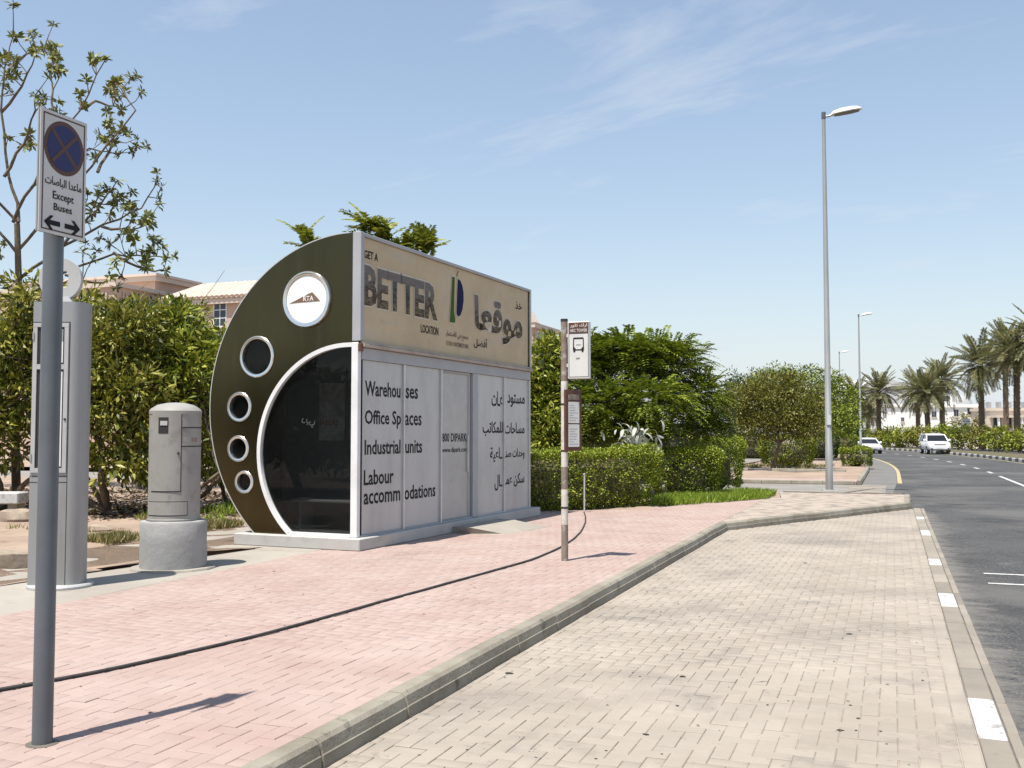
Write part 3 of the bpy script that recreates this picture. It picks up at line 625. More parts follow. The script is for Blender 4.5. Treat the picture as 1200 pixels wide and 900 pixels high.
# round shell: roof and back in one curve, edge trims, seams
def shell(s0, s1, r0, r1, name, m, a0=90.0, a1=-49.1, n=56):
    b = MB(); A = arc(0.16, 1.893, r1, a0, a1, n); B = arc(0.16, 1.893, r0, a0, a1, n); k = len(A)
    for s_ in (s0, s1):
        b.v += [(s_, FT + u, v) for u, v in A] + [(s_, FT + u, v) for u, v in B]
    for i in range(k - 1):
        b.f += [(i, i + 1, 2 * k + i + 1, 2 * k + i), (k + i, 3 * k + i, 3 * k + i + 1, k + i + 1), (i, k + i, k + i + 1, i + 1), (2 * k + i, 2 * k + i + 1, 3 * k + i + 1, 3 * k + i)]
    b.f += [(0, 2 * k, 3 * k, k), (k - 1, 2 * k - 1, 4 * k - 1, 3 * k - 1)]
    return fixn(b.build(name, m, sh, True))
shell(ES + 0.062, LEN - 0.062, 2.24, 2.288, 'roof_shell', 'bronze')
shell(ES - 0.004, ES + 0.03, 2.291, 2.305, 'edge_trim', 'frame_silver'); shell(LEN - 0.03, LEN + 0.004, 2.291, 2.305, 'edge_trim', 'frame_silver')
MB().box(ES + 0.07, LEN - 0.07, FT + 0.06, FT + 0.17, 4.11, 4.176).build('roof_edge', 'bronze', sh)
# front: beam, ledge, banner and its frame
MB().box(ES + 0.06, LEN, FT - 0.015, FT + 0.12, 2.50, 2.655, 0.004).build('beam', 'beam_grey', sh)
MB().box(ES + 0.02, LEN, FT - 0.07, FT + 0.12, 2.66, 2.70, 0.004).build('ledge', 'ledge_beige', sh)
MB().box(ES + 0.02, LEN, FT - 0.045, FT + 0.12, 2.702, 2.735, 0.004).build('ledge', 'ledge_beige', sh)
bf = MB().box(ES + 0.07, LEN - 0.02, FT + 0.03, FT + 0.055, 2.74, 4.10).build('fascia_board', 'interior', sh)
NU, NV = 150, 40; u0, u1, v0_, v1_ = ES + 0.075, LEN - 0.03, 2.742, 4.135
def sag(u, v):
    fu, fv = (u - u0) / (u1 - u0), (v - v0_) / (v1_ - v0_); edge = max(0, min(1, 8 * min(fu, 1 - fu), 5 * min(fv, 1 - fv)))
    w = 0.0025 * noise.noise((u * 1.1, v * 1.3, 2)) + 0.001 * noise.noise((u * 2.2 - v * 3, v * 1.5 + u * 1.2, 8))
    w += 0.022 * math.exp(-((v - 4.10 + 0.16 * (u - 0.3)) / 0.05) ** 2) * math.exp(-((u - 0.9) / 0.6) ** 2)        # creases hanging from the corners
    w += 0.020 * math.exp(-((v - 3.04 + 0.05 * math.sin(u * 3)) / 0.03) ** 2) * math.exp(-((u - 0.85) / 0.35) ** 2)
    w += 0.016 * math.exp(-((u - 5.72 - 0.22 * (3.3 - v)) / 0.05) ** 2)
    return FT + 0.012 - w * edge
bnr = MB()
for j in range(NV + 1):
    for i in range(NU + 1):
        fu, fv = i / NU, j / NV; u, v = u0 + (u1 - u0) * fu, v0_ + (v1_ - v0_) * fv
        bnr.v.append((u, sag(u, v), v))
for j in range(NV):
    for i in range(NU): a = j * (NU + 1) + i; bnr.f.append((a, a + 1, a + NU + 2, a + NU + 1))
banner = bnr.build('banner', 'canvas', sh, True); banner['label'] = 'creased beige canvas banner with brown lettering'
fb = MB().box(ES - 0.02, ES + 0.07, FT - 0.03, FT + 0.10, 2.74, 4.19, 0.005).build('banner_frame', 'beam_grey', sh)
MB().box(ES + 0.072, LEN - 0.03, FT - 0.025, FT + 0.06, 4.14, 4.185, 0.004).build('banner_frame', 'beam_grey', sh)
MB().box(LEN - 0.028, LEN + 0.012, FT - 0.03, FT + 0.10, 2.74, 4.19, 0.004).build('banner_frame', 'frame_silver', sh)
MB().box(ES - 0.03, ES + 0.03, FT - 0.05, FT + 0.0, 2.60, 2.70, 0.004).build('bracket', 'sign_brown', sh)
# printed banner
T0 = 0.0
def ban(s, m, u, v, w, h, bold=0.0, lift=0.0, name='lettering'): return text(s, name, m, banner, (u, T0, v), (1, 0, 0), (0, 0, 1), w, h, bold, (0, -1, 0), lift, warp=lambda c: (c.x, FT + 0.012 - 0.0045 + c.y, c.z))
ban('GET A', 'black_ink', 0.24, 3.86, 0.35, 0.11, 0.02)
ban('BETTER', 'outline_cream', 0.21, 3.205, 2.12, 0.59, 0.062)
ban('BETTER', 'printed_photo', 0.23, 3.23, 2.08, 0.54, 0.042, 0.004)
ban('LOCATION', 'black_ink', 1.80, 3.005, 0.55, 0.125, 0.02)
ban(arabic('موقعا'), 'outline_cream', 3.58, 3.05, 2.04, 0.77, 0.055)
ban(arabic('موقعا'), 'printed_photo', 3.60, 3.07, 2.00, 0.73, 0.036, 0.004)
ban(arabic('خذ'), 'black_ink', 5.28, 3.76, 0.30, 0.13, 0.015)
ban(arabic('أفضل'), 'black_ink', 3.58, 2.92, 0.52, 0.19, 0.015)
ban(arabic('مجمع دبي للاستثمار'), 'sign_brown', 2.60, 2.995, 0.78, 0.12, 0.01)
ban('DUBAI', 'logo_gold', 2.62, 2.885, 0.22, 0.07, 0.01); ban('INVESTMENTS PARK', 'sign_brown', 2.87, 2.885, 0.52, 0.07, 0.01)
def decal(poly, m, name, lift): MB().add([(u, FT + 0.012 - 0.0045 - lift, v) for u, v in poly], [tuple(range(len(poly)))]).build(name, m, banner)
green = [(2.72, 3.25), (2.90, 3.26), (2.91, 3.33), (2.885, 3.375), (2.865, 3.43), (2.885, 3.98), (2.80, 3.975)]
blue = [(2.945, 3.42), (2.97, 3.385), (3.02, 3.37), (3.09, 3.40), (3.16, 3.50), (3.20, 3.64), (3.195, 3.78), (3.15, 3.89), (3.08, 3.955), (2.99, 3.97)]
def grow(poly, k):
    cx = sum(p[0] for p in poly) / len(poly); cy = sum(p[1] for p in poly) / len(poly)
    return [(cx + (u - cx) * (1 + k * 2.6), cy + (v - cy) * (1 + k)) for u, v in poly]
decal(grow(green, 0.06), 'outline_cream', 'logo_outline', 0.0); decal(grow(blue, 0.06), 'outline_cream', 'logo_outline', 0.0)
decal(green, 'logo_green', 'logo', 0.003); decal(blue, 'logo_blue', 'logo', 0.003)
decal([(2.93, 4.0), (2.985, 4.01), (3.03, 4.10), (2.99, 4.09)], 'logo_gold', 'logo', 0.003)
# glazed front: lettered panels, door, mullions
def panel(a, b, name='window_panel', m='vinyl', t=FT + 0.02): return MB().box(a, b, t, t + 0.02, 0.185, 2.495).build(name, m, sh)
P1 = panel(0.20, 1.285); P2 = panel(1.325, 2.415); P4 = panel(3.725, 4.762); P5 = panel(4.80, 5.885)
for x0, x1 in ((1.287, 1.323), (4.764, 4.798)): MB().box(x0, x1, FT - 0.012, FT + 0.05, 0.165, 2.497, 0.004).build('mullion', 'frame_silver', sh)
MB().box(2.418, 2.452, FT - 0.014, FT + 0.07, 0.165, 2.497, 0.004).build('mullion', 'frame_silver', sh)
MB().box(5.887, 5.93, FT - 0.014, FT + 0.07, 0.165, 2.497, 0.004).build('mullion', 'frame_silver', sh)
MB().box(3.53, 3.722, FT - 0.006, FT + 0.09, 0.165, 2.497, 0.004).build('door_jamb', 'beam_grey', sh)
MB().box(0.185, 0.198, FT - 0.006, FT + 0.06, 0.165, 2.497).build('mullion', 'dark_gap', sh)
MB().box(0.18, 3.5, FT - 0.01, FT + 0.07, 0.162, 0.184).build('sill', 'beam_grey', sh); MB().box(3.72, 5.9, FT - 0.01, FT + 0.07, 0.162, 0.184).build('sill', 'shelter_grey', sh)
door = MB().box(2.50, 3.46, FT + 0.055, FT + 0.085, 0.20, 2.46).build('door', 'door_vinyl', sh)
for (x0, x1, z0, z1) in ((2.455, 2.50, 0.187, 2.495), (3.46, 3.495, 0.187, 2.495), (2.502, 3.458, 2.462, 2.495), (2.502, 3.458, 0.187, 0.198)):
    MB().box(x0, x1, FT + 0.035, FT + 0.10, z0, z1).build('door_frame', 'frame_silver' if x1 - x0 < 0.1 else 'beam_grey', door)
MB().box(3.40, 3.425, FT + 0.02, FT + 0.053, 0.9, 1.5, 0.004).build('handle', 'frame_silver', door)
TP = FT + 0.0195
def pan(s, par, u, v, w, h, bold=0.016, t=TP, m='black_ink'): return text(s, 'lettering', m, par, (u, t, v), (1, 0, 0), (0, 0, 1), w, h, bold, (0, -1, 0), 0.003)
pan('Warehou', P1, 0.30, 2.02, 0.93, 0.205); pan('ses', P2, 1.38, 2.02, 0.36, 0.155)
pan('Office Sp', P1, 0.30, 1.585, 0.95, 0.25); pan('aces', P2, 1.36, 1.635, 0.49, 0.15, 0.012)
pan('Industrial', P1, 0.30, 1.235, 0.94, 0.20); pan('units', P2, 1.38, 1.235, 0.49, 0.19)
pan('Labour', P1, 0.285, 0.83, 0.77, 0.205); pan('accomm', P1, 0.285, 0.575, 0.955, 0.15); pan('odations', P2, 1.36, 0.575, 0.93, 0.205)
pan('800 DIPARK', door, 2.57, 1.39, 0.84, 0.135, 0.012, FT + 0.0545); pan('www.dipark.com', door, 2.57, 1.205, 0.86, 0.10, 0.006, FT + 0.0545)
pan(arabic('مستود') , P5, 4.95, 1.985, 0.78, 0.23); pan(arabic('عـات'), P4, 4.30, 1.985, 0.44, 0.26)
pan(arabic('مساحات'), P5, 4.84, 1.515, 0.88, 0.20); pan(arabic('للمكاتب'), P4, 3.95, 1.475, 0.80, 0.25)
pan(arabic('وحدات صنـ'), P5, 4.82, 1.055, 0.90, 0.20); pan(arabic('ـاعية'), P4, 4.24, 1.035, 0.50, 0.25)
pan(arabic('سكن عمـ'), P5, 4.83, 0.575, 0.88, 0.24); pan(arabic('ـال'), P4, 4.42, 0.545, 0.32, 0.27)
# inside: floor, bench, posters on the back, dark far wall
MB().box(ES + 0.1, LEN - 0.1, FT + 0.12, FT + 1.6, 0.162, 0.172).build('floor', 'interior', sh)
MB().box(ES + 0.52, ES + 0.92, FT + 0.25, FT + 1.45, 0.56, 0.60, 0.01).build('bench', 'bench_metal', sh)
for q in (0.35, 1.30): MB().box(ES + 0.58, ES + 0.86, FT + q, FT + q + 0.05, 0.172, 0.559).build('bench_leg', 'bench_metal', sh)
for (a, b) in ((0.86, 1.30), (0.34, 0.78)): MB().box(ES + 0.985, ES + 0.998, FT + a, FT + b, 1.42, 2.25).build('poster', 'poster', sh)
MB().box(ES + 1.0, ES + 1.04, FT + 0.13, FT + 1.95, 0.175, 2.9).build('partition', 'interior', sh)

# concrete ramp at the shelter door
rt_ = ground(600, 628)
rm = thing('door_ramp', 'low pale concrete ramp in front of the shelter door', 'ramp', (C0.x, C0.y, 0), SH_RZ)
rb = MB().add([(2.62, 0.0, 0), (4.35, 0.0, 0), (4.10, -0.98, 0), (2.70, -0.82, 0), (2.62, -0.012, 0.10), (4.35, -0.012, 0.085), (4.06, -0.95, 0.012), (2.72, -0.79, 0.014), (2.62, -0.30, 0.095), (4.30, -0.30, 0.08)],
              [(4, 8, 9, 5), (8, 7, 6, 9), (0, 3, 7, 8), (0, 8, 4), (1, 5, 9), (1, 9, 6), (1, 6, 2), (3, 2, 6, 7), (0, 4, 5, 1)])
for i_, v_ in enumerate(rb.v): rb.v[i_] = (v_[0], v_[1] - 0.004, v_[2])
fixn(rb.build('ramp_slab', 'concrete_slab', rm))

# ------------------------------------------------------------------ no-stopping sign
sg = thing('parking_sign', 'no-stopping road sign with blue disc and Except Buses lettering on grey post', 'road sign', (-3.93, 3.84, 0))
MB().tube([(0, 0, 0), (0, 0, 3.08)], 0.048, 28).build('post', 'post_grey', sg, True)
MB().lathe([(0.078, 0.0), (0.07, 0.003), (0.049, 0.004)], 14).build('footing', 'dark_joint', sg)
sp_ = MB().box(0.053, 0.060, -0.157, 0.147, -0.616 + 3.122, 3.122, 0.003).build('plate', 'sign_white', sg)
MB().box(0.046, 0.0529, -0.160, -0.150, 2.508, 3.12).build('edge_channel', 'galvanised', sp_)
for z in (2.66, 2.98): MB().box(-0.055, 0.052, -0.058, 0.058, z, z + 0.03).build('clamp', 'galvanised', sg)
def sgp(a, z, l=0.0): return (0.0605 + l, -0.157 + a, z)
SW, SB, STP = 0.304, 2.506, 3.122
bo = MB()
for q, (i0, i1) in enumerate(((0.017, 0.024),)):
    o_ = [(i0, SB + i0), (SW - i0, SB + i0), (SW - i0, STP - i0), (i0, STP - i0)]; n_ = [(i1, SB + i1), (SW - i1, SB + i1), (SW - i1, STP - i1), (i1, STP - i1)]
    bo.add([sgp(a, z, 0.001) for a, z in o_ + n_], [(i, (i + 1) % 4, 4 + (i + 1) % 4, 4 + i) for i in range(4)])
bo.build('border', 'sign_red', sp_)
dc = (SW / 2, 2.950)
MB().add([sgp(dc[0] + 0.129 * math.cos(t * math.pi / 24), dc[1] + 0.136 * math.sin(t * math.pi / 24), 0.001) for t in range(48)], [tuple(range(48))]).build('disc_ring', 'sign_red', sp_)
MB().add([sgp(dc[0] + 0.108 * math.cos(t * math.pi / 24), dc[1] + 0.114 * math.sin(t * math.pi / 24), 0.002) for t in range(48)], [tuple(range(48))]).build('disc', 'sign_blue', sp_)
for k in (1, -1):
    d_ = Vector((0.70, 0.714 * k)); n_ = Vector((-d_.y, d_.x)) * 0.0095; r_ = 0.112
    q = [d_ * r_ + n_, d_ * r_ - n_, -d_ * r_ - n_, -d_ * r_ + n_]
    MB().add([sgp(dc[0] + v.x, dc[1] + v.y, 0.003 + 0.0005 * k) for v in q], [(0, 1, 2, 3)]).build('cross_bar', 'sign_red', sp_)
def sgt(s, a, z, w, h, b=0.012): text(s, 'lettering', 'black_ink', sp_, sgp(a, z), (0, 1, 0), (0, 0, 1), w, h, b, (1, 0, 0), 0.002)
sgt(arabic('ماعدا الباصات'), 0.035, 2.742, 0.235, 0.052); sgt('Except', 0.085, 2.672, 0.135, 0.052); sgt('Buses', 0.092, 2.628, 0.118, 0.036)
for k, a in ((-1, 0.085), (1, 0.215)):
    q = [(0.052, 0), (0.012, 0.036), (-0.008, 0.036), (0.016, 0.012), (-0.05, 0.012), (-0.05, -0.012), (0.016, -0.012), (-0.008, -0.036), (0.012, -0.036)]
    MB().add([sgp(a + k * u, 2.562 + v, 0.002) for u, v in q], [tuple(range(9))]).build('arrow', 'black_ink', sp_)

# ------------------------------------------------------------------ information pillar with ring on top
kb = ground(64, 690); kd = Vector((_fw.x, _fw.y, 0)).normalized()
ki = thing('information_pillar', 'tall silver-grey information pillar with ring on top behind the sign post', 'kiosk', kb + kd * 0.17, YAW)
prof = [(-0.265, -0.17), (0.105, -0.17)] + [(0.105 + 0.115 * math.sin(R(a)), -0.17 * math.cos(R(a))) for a in range(10, 180, 10)] + [(0.105, 0.17), (-0.265, 0.17), (-0.275, 0.16), (-0.275, -0.16)]
kbd = fixn(MB().prism(prof, lambda u, v, d: (u, v, d), 0.035, 2.83).build('body', 'kiosk_grey', ki, True))
MB().lathe([(0.31, 0), (0.31, 0.02), (0.298, 0.035), (0, 0.035)], 40, (-0.02, 0, 0)).build('base_plate', 'kiosk_light', ki)
def kbox(name, x0, x1, z0, z1, d, m, par=kbd, d0=-0.17): return MB().box(x0, x1, d0 - d, d0 - 0.0005 if d > 0 else d0, z0, z1).build(name, m, par)
# front door leaf: pale frame around two notice windows
fx0, fx1 = -0.262, 0.088
kbox('frame', fx0, fx1, 2.575, 2.615, 0.014, 'kiosk_light'); kbox('frame', fx0, fx0 + 0.04, 1.135, 2.573, 0.014, 'kiosk_light'); kbox('frame', fx1 - 0.04, fx1, 1.135, 2.573, 0.014, 'kiosk_light')
kbox('frame', fx0 + 0.041, fx1 - 0.041, 2.155, 2.205, 0.014, 'kiosk_light'); kbox('frame', fx0 + 0.041, fx1 - 0.041, 1.135, 1.18, 0.014, 'kiosk_light')
for (z0, z1) in ((2.206, 2.574), (1.181, 2.154)):
    wn = kbox('notice_window', fx0 + 0.041, fx1 - 0.041, z0, z1, 0.002, 'dark_gap')
    kbox('paper', fx0 + 0.10, fx1 - 0.055, z0 + 0.015, z1 - 0.02, 0.004, 'paper', wn, -0.1722)
    if z1 - z0 < 0.5: kbox('paper', fx0 + 0.10, fx1 - 0.055, z1 - 0.14, z1 - 0.021, 0.006, 'kiosk_grey', wn, -0.1722)
for z in (2.619, 1.095, 1.035): kbox('groove', -0.27, 0.10, z, z + 0.008, 0.0012, 'dark_gap')
kbox('groove', 0.094, 0.101, 0.036, 2.62, 0.0016, 'dark_gap')
for z in (1.25, 2.45): kbox('hinge', fx0 - 0.004, fx0 + 0.012, z, z + 0.07, 0.022, 'galvanised')
MB().lathe([(0.012, 0.0), (0.012, 0.006), (0, 0.007)], 12, (fx1 - 0.018, -0.184, 1.66), (0, -1, 0)).build('lock', 'dark_gap', kbd)
MB().add([(-0.22, -0.04, 2.83), (0.06, -0.04, 2.83), (0.01, -0.03, 2.90), (-0.17, -0.03, 2.90), (-0.22, 0.04, 2.83), (0.06, 0.04, 2.83), (0.01, 0.03, 2.90), (-0.17, 0.03, 2.90)],
         [(0, 1, 2, 3), (5, 4, 7, 6), (1, 5, 6, 2), (4, 0, 3, 7), (3, 2, 6, 7)]).build('neck', 'kiosk_light', ki)
hole = [(-0.08 + 0.085 * a, 3.075 + 0.085 * b) for a, b in ((-0.7, -1), (0.7, -1), (1, -0.7), (1, 0.7), (0.7, 1), (-0.7, 1), (-1, 0.7), (-1, -0.7))]
curve_fill('ring', [circ(-0.08, 3.075, 0.213, 48), hole], -0.03, 0.03, lambda u, v, d: (u, d, v), 'kiosk_light', ki)

# ------------------------------------------------------------------ round meter pillar on concrete drum
mb = foot(205.5, 11.4); ma = math.atan2(-mb.y, -mb.x)      # angle towards the camera
me_ = thing('meter_pillar', 'squat grey cylindrical meter pillar with domed cap on a painted concrete drum', 'utility pillar', mb, 0)
dr = MB().lathe([(0, 0.02), (0.365, 0.02), (0.366, 0.10), (0.362, 0.3), (0.364, 0.51), (0.352, 0.535), (0.30, 0.54)], 56)
for i_, (x, y, z) in enumerate(dr.v):
    k = 1 + 0.012 * noise.noise((x * 6, y * 6, z * 5)); dr.v[i_] = (x * k, y * k, z + (0.006 * noise.noise((x * 7, y * 7, 2)) if z > 0.4 else 0))
dr.build('drum', 'painted_concrete', me_, True)
MB().lathe([(0.47, 0), (0.46, 0.018), (0.2, 0.02)], 14).build('footing', 'concrete_slab', me_)
cy_ = MB().lathe([(0.290, 0.535), (0.290, 0.56), (0.283, 0.565), (0.283, 1.735), (0.288, 1.74), (0.288, 1.775), (0.27, 1.80), (0.20, 1.845), (0.10, 1.868), (0, 1.874)], 56).build('casing', 'meter_grey', me_, True)
def arcplate(name, a0, a1, z0, z1, r0, r1, m, par, n=12):
    b = MB(); A = [ma + R(a0 + (a1 - a0) * i / n) for i in range(n + 1)]
    for r_ in (r0, r1):
        for z in (z0, z1): b.v += [(r_ * math.cos(t), r_ * math.sin(t), z) for t in A]
    k = n + 1
    for i in range(n): b.f += [(2 * k + i, 2 * k + i + 1, 3 * k + i + 1, 3 * k + i), (i, 2 * k + i, 2 * k + i + 1, i + 1)[::-1], (k + i, k + i + 1, 3 * k + i + 1, 3 * k + i)]
    b.f += [(0, k, 3 * k, 2 * k), (n, 2 * k + n, 3 * k + n, k + n)]
    return fixn(b.build(name, m, par))
arcplate('panel_gap', -60, 14, 0.868, 1.752, 0.28, 0.2845, 'dark_gap', cy_); dl = arcplate('access_door', -58, 12, 0.88, 1.74, 0.28, 0.290, 'meter_grey', cy_)
arcplate('slot', -38, -15, 1.52, 1.70, 0.285, 0.2925, 'dark_gap', dl); arcplate('slot_lip', -33, -17, 1.61, 1.66, 0.29, 0.298, 'kiosk_light', dl)
arcplate('panel_gap', -77, 30, 0.548 + 0.055, 0.765, 0.28, 0.2845, 'dark_gap', cy_); arcplate('access_plate', -75, 28, 0.612, 0.757, 0.28, 0.289, 'meter_grey', cy_)
for z in (1.58, 1.37): arcplate('band', 14, 88, z, z + 0.012, 0.28, 0.2865, 'dark_gap', cy_)
MB().lathe([(0.014, 0.0), (0.014, 0.012), (0, 0.013)], 12, (0.29 * math.cos(ma + R(7)), 0.29 * math.sin(ma + R(7)), 1.3), (math.cos(ma), math.sin(ma), 0)).build('lock', 'dark_gap', dl)
arcplate('label_plate', 38, 56, 1.42, 1.475, 0.28, 0.286, 'pole_brown', cy_)

# ------------------------------------------------------------------ bus stop flag pole
bs = thing('bus_stop_pole', 'banded brown and white bus stop pole with flag sign and timetable', 'bus stop sign', (-3.69, 11.48, 0))
zs = [0, 0.43, 0.85, 1.12, 1.28, 1.87, 2.15, 2.88]
for i, (a, b) in enumerate(zip(zs[:-1], zs[1:])):
    MB().lathe([(0, a), (0.041, a), (0.0413, (a + b) / 2), (0.041, b), (0, b)], 20).build('pole_band', ['pole_brown', 'pole_white', 'pole_brown', 'pole_white', 'pole_white', 'pole_white', 'pole_brown'][i], bs, True)
MB().lathe([(0.044, 2.875), (0.044, 2.905), (0, 2.91)], 20).build('cap', 'dark_gap', bs)
for z in (1.86, 1.30, 0.62): MB().lathe([(0.0415, z), (0.044, z + 0.004), (0.044, z + 0.02), (0.0415, z + 0.024)], 20).build('strap', 'dark_gap', bs)
fp = MB().box(0.055, 0.325, -0.035, 0.035, 2.175, 2.865, 0.008).build('flag_sign', 'sign_bright', bs)
for z in (2.32, 2.68): MB().box(0.03, 0.054, -0.02, 0.02, z, z + 0.04).build('bracket', 'pole_white', fp)
MB().box(0.068, 0.315, -0.038, -0.0351, 2.725, 2.852).build('header', 'sign_brown', fp)
def fpq(u, z, l=0.001): return (0.055 + u, -0.0352 - l, z)
def outline(x0, x1, z0, z1, w, m, name, par, l=0.001):
    o_ = [(x0, z0), (x1, z0), (x1, z1), (x0, z1)]; n_ = [(x0 + w, z0 + w), (x1 - w, z0 + w), (x1 - w, z1 - w), (x0 + w, z1 - w)]
    return MB().add([fpq(a, z, l) for a, z in o_ + n_], [(i, (i + 1) % 4, 4 + (i + 1) % 4, 4 + i) for i in range(4)]).build(name, m, par)
outline(0.013, 0.260, 2.195, 2.722, 0.006, 'black_ink', 'border', fp)
text(arabic('ارك تاور'), 'lettering', 'sign_bright', fp, fpq(0.03, 2.79), (1, 0, 0), (0, 0, 1), 0.215, 0.05, 0.015, (0, -1, 0), 0.003)
text('ARC TOWER', 'lettering', 'sign_bright', fp, fpq(0.03, 2.738), (1, 0, 0), (0, 0, 1), 0.215, 0.038, 0.012, (0, -1, 0), 0.003)
# bus pictogram: front view of a bus
bq = MB()
def pg(poly): bq.add([fpq(u, z, 0.0015) for u, z in poly], [tuple(range(len(poly)))])
pg([(0.068, 2.655), (0.075, 2.672), (0.195, 2.672), (0.202, 2.655), (0.19, 2.652), (0.08, 2.652)]); pg([(0.068, 2.655), (0.08, 2.652), (0.08, 2.54), (0.066, 2.545)]); pg([(0.202, 2.655), (0.19, 2.652), (0.19, 2.54), (0.204, 2.545)])
pg([(0.066, 2.545), (0.08, 2.56), (0.105, 2.53), (0.165, 2.53), (0.19, 2.56), (0.204, 2.545), (0.204, 2.515), (0.066, 2.515)])
pg([(0.07, 2.514), (0.098, 2.514), (0.095, 2.494), (0.073, 2.494)]); pg([(0.172, 2.514), (0.2, 2.514), (0.197, 2.494), (0.175, 2.494)]); pg([(0.105, 2.585), (0.165, 2.585), (0.165, 2.579), (0.105, 2.579)])
bq.build('bus_symbol', 'black_ink', fp)
text('DIP', 'lettering', 'black_ink', fp, fpq(0.105, 2.41), (1, 0, 0), (0, 0, 1), 0.05, 0.018, 0.02, (0, -1, 0), 0.001)
# timetable case turned to the road
ca, sa = math.cos(R(58)), math.sin(R(58))
def ttf(u, d, z): return (0.0 + ca * u + sa * d, -0.06 + sa * u - ca * d, z)
def ttbox(name, u0, u1, d0, d1, z0, z1, m, par):
    return MB().add([ttf(u, d, z) for z in (z0, z1) for (u, d) in ((u0, d0), (u1, d0), (u1, d1), (u0, d1))], [(3, 2, 1, 0), (4, 5, 6, 7), (0, 1, 5, 4), (1, 2, 6, 5), (2, 3, 7, 6), (3, 0, 4, 7)]).build(name, m, par)
tc_ = fixn(ttbox('timetable_case', 0.0, 0.25, 0.02, 0.055, 1.31, 2.045, 'sign_brown', bs))
for (z0, z1) in ((1.36, 1.63), (1.645, 1.90)):
    pz = fixn(ttbox('timetable_sheet', 0.04, 0.21, 0.0551, 0.058, z0, z1, 'paper', tc_))
    for k in range(7): fixn(ttbox('text_line', 0.055, 0.055 + random.uniform(0.06, 0.14), 0.0581, 0.0586, z0 + 0.03 + k * 0.03, z0 + 0.037 + k * 0.03, 'villa_grey', pz))
fixn(ttbox('header', 0.04, 0.21, 0.0551, 0.058, 1.925, 1.99, 'pole_brown', tc_))

# ------------------------------------------------------------------ hose and stand pipe
hp = [ground(x, y, 0.013) for x, y in ((-160, 836), (0, 808), (120, 786), (210, 766), (300, 745), (400, 718), (500, 690), (580, 668), (630, 653), (662, 638), (678, 626), (685, 614), (686, 604), (684, 599.5))]
fine = []
for i in range(len(hp) - 1):
    for k in range(5):
        p0, p1, p2, p3 = hp[max(i - 1, 0)], hp[i], hp[i + 1], hp[min(i + 2, len(hp) - 1)]; t = k / 5
        fine.append(0.5 * ((2 * p1) + (p2 - p0) * t + (2 * p0 - 5 * p1 + 4 * p2 - p3) * t * t + (3 * p1 - p0 - 3 * p2 + p3) * t ** 3))
for p in fine: p.z = 0.013; p.x += 0.012 * noise.noise((p.y * 1.3, 0, 0))
hose = MB().tube(fine, 0.0115, 10).build('water_hose', 'rubber', None, True); tag(hose, 'long black hose lying across the pink pavers to the hedge', 'hose')
pp = hp[-1]
pt = thing('stand_pipe', 'thin grey stand pipe rising in front of the hedge', 'pipe', (pp.x, pp.y + 0.05, 0))
MB().tube([(0, 0, 0), (0, 0, 0.45), (0.004, 0, 0.72)], 0.016, 10).build('pipe', 'pipe', pt, True)
MB().tube([(0, 0, 0.10), (0.07, -0.02, 0.13), (0.11, -0.03, 0.17)], 0.012, 8).build('tap', 'rubber', pt, True)
MB().lathe([(0.022, 0.715), (0.022, 0.745), (0, 0.75)], 10).build('cap', 'pipe', pt)

# ------------------------------------------------------------------ street lamps
def street_lamp(base, H, label, first=None):
    t = thing('street_lamp', label, 'street lamp', base, YAW * 0.6, 'street lamps along the pavement')
    if first:
        for ch in first.children: copy_tree(ch, t)
        return t
    MB().tube([(0, 0, 0), (0, 0, 1.2), (0, 0, 1.21), (0, 0, H)], [0.10, 0.094, 0.088, 0.046], 18).build('pole', 'galvanised', t, True)
    MB().box(-0.2, 0.2, -0.2, 0.2, 0, 0.025, 0.01).build('base_plate', 'galvanised', t)
    MB().box(-0.05, 0.05, -0.108, -0.05, 1.75, 2.0).build('number_plate', 'sign_bright', t)
    MB().lathe([(0.055, H - 0.16), (0.058, H - 0.15), (0.058, H + 0.02), (0, H + 0.03)], 14).build('cap', 'post_grey', t)
    MB().tube([(0.03, 0, H - 0.1), (0.14, 0, H - 0.09), (0.26, 0, H - 0.04)], 0.03, 10).build('arm', 'galvanised', t, True)
    hd = MB(); n = 14; ax = Vector((math.cos(R(9)), 0, math.sin(R(9)))); o = Vector((0.2, 0, H - 0.06)); upv = Vector((-ax.z, 0, ax.x))
    st = [(0, 0.06, 0.04), (0.06, 0.11, 0.09), (0.25, 0.15, 0.13), (0.55, 0.16, 0.13), (0.72, 0.12, 0.10), (0.80, 0.06, 0.05), (0.82, 0.01, 0.01)]
    for (l, w, h) in st:
        for k in range(n):
            a = 2 * math.pi * k / n; z = math.sin(a); hd.v.append(tuple(o + ax * l + Vector((0, math.cos(a) * w, 0)) + upv * (z * h if z > 0 else z * h * 0.25)))
    for i in range(len(st) - 1):
        for k in range(n): hd.f.append((i * n + k, i * n + (k + 1) % n, (i + 1) * n + (k + 1) % n, (i + 1) * n + k))
    hd.f += [tuple(range(n - 1, -1, -1)), tuple(range((len(st) - 1) * n, len(st) * n))]
    h_ = hd.build('lamp_head', 'lamp_housing', t, True)
    ln = MB()
    for (l, w) in ((0.08, 0.085), (0.25, 0.125), (0.55, 0.135), (0.74, 0.08)):
        ln.v += [tuple(o + ax * l + Vector((0, w, 0)) - upv * 0.038), tuple(o + ax * l - Vector((0, w, 0)) - upv * 0.038)]
    for i in range(3): ln.f.append((2 * i, 2 * i + 2, 2 * i + 3, 2 * i + 1))
    ln.build('lens', 'lamp_lens', h_); return t
L1 = street_lamp(ground(972, 575), 10.2, 'tall grey street lamp at the end of the pink pavement, nearest of three')
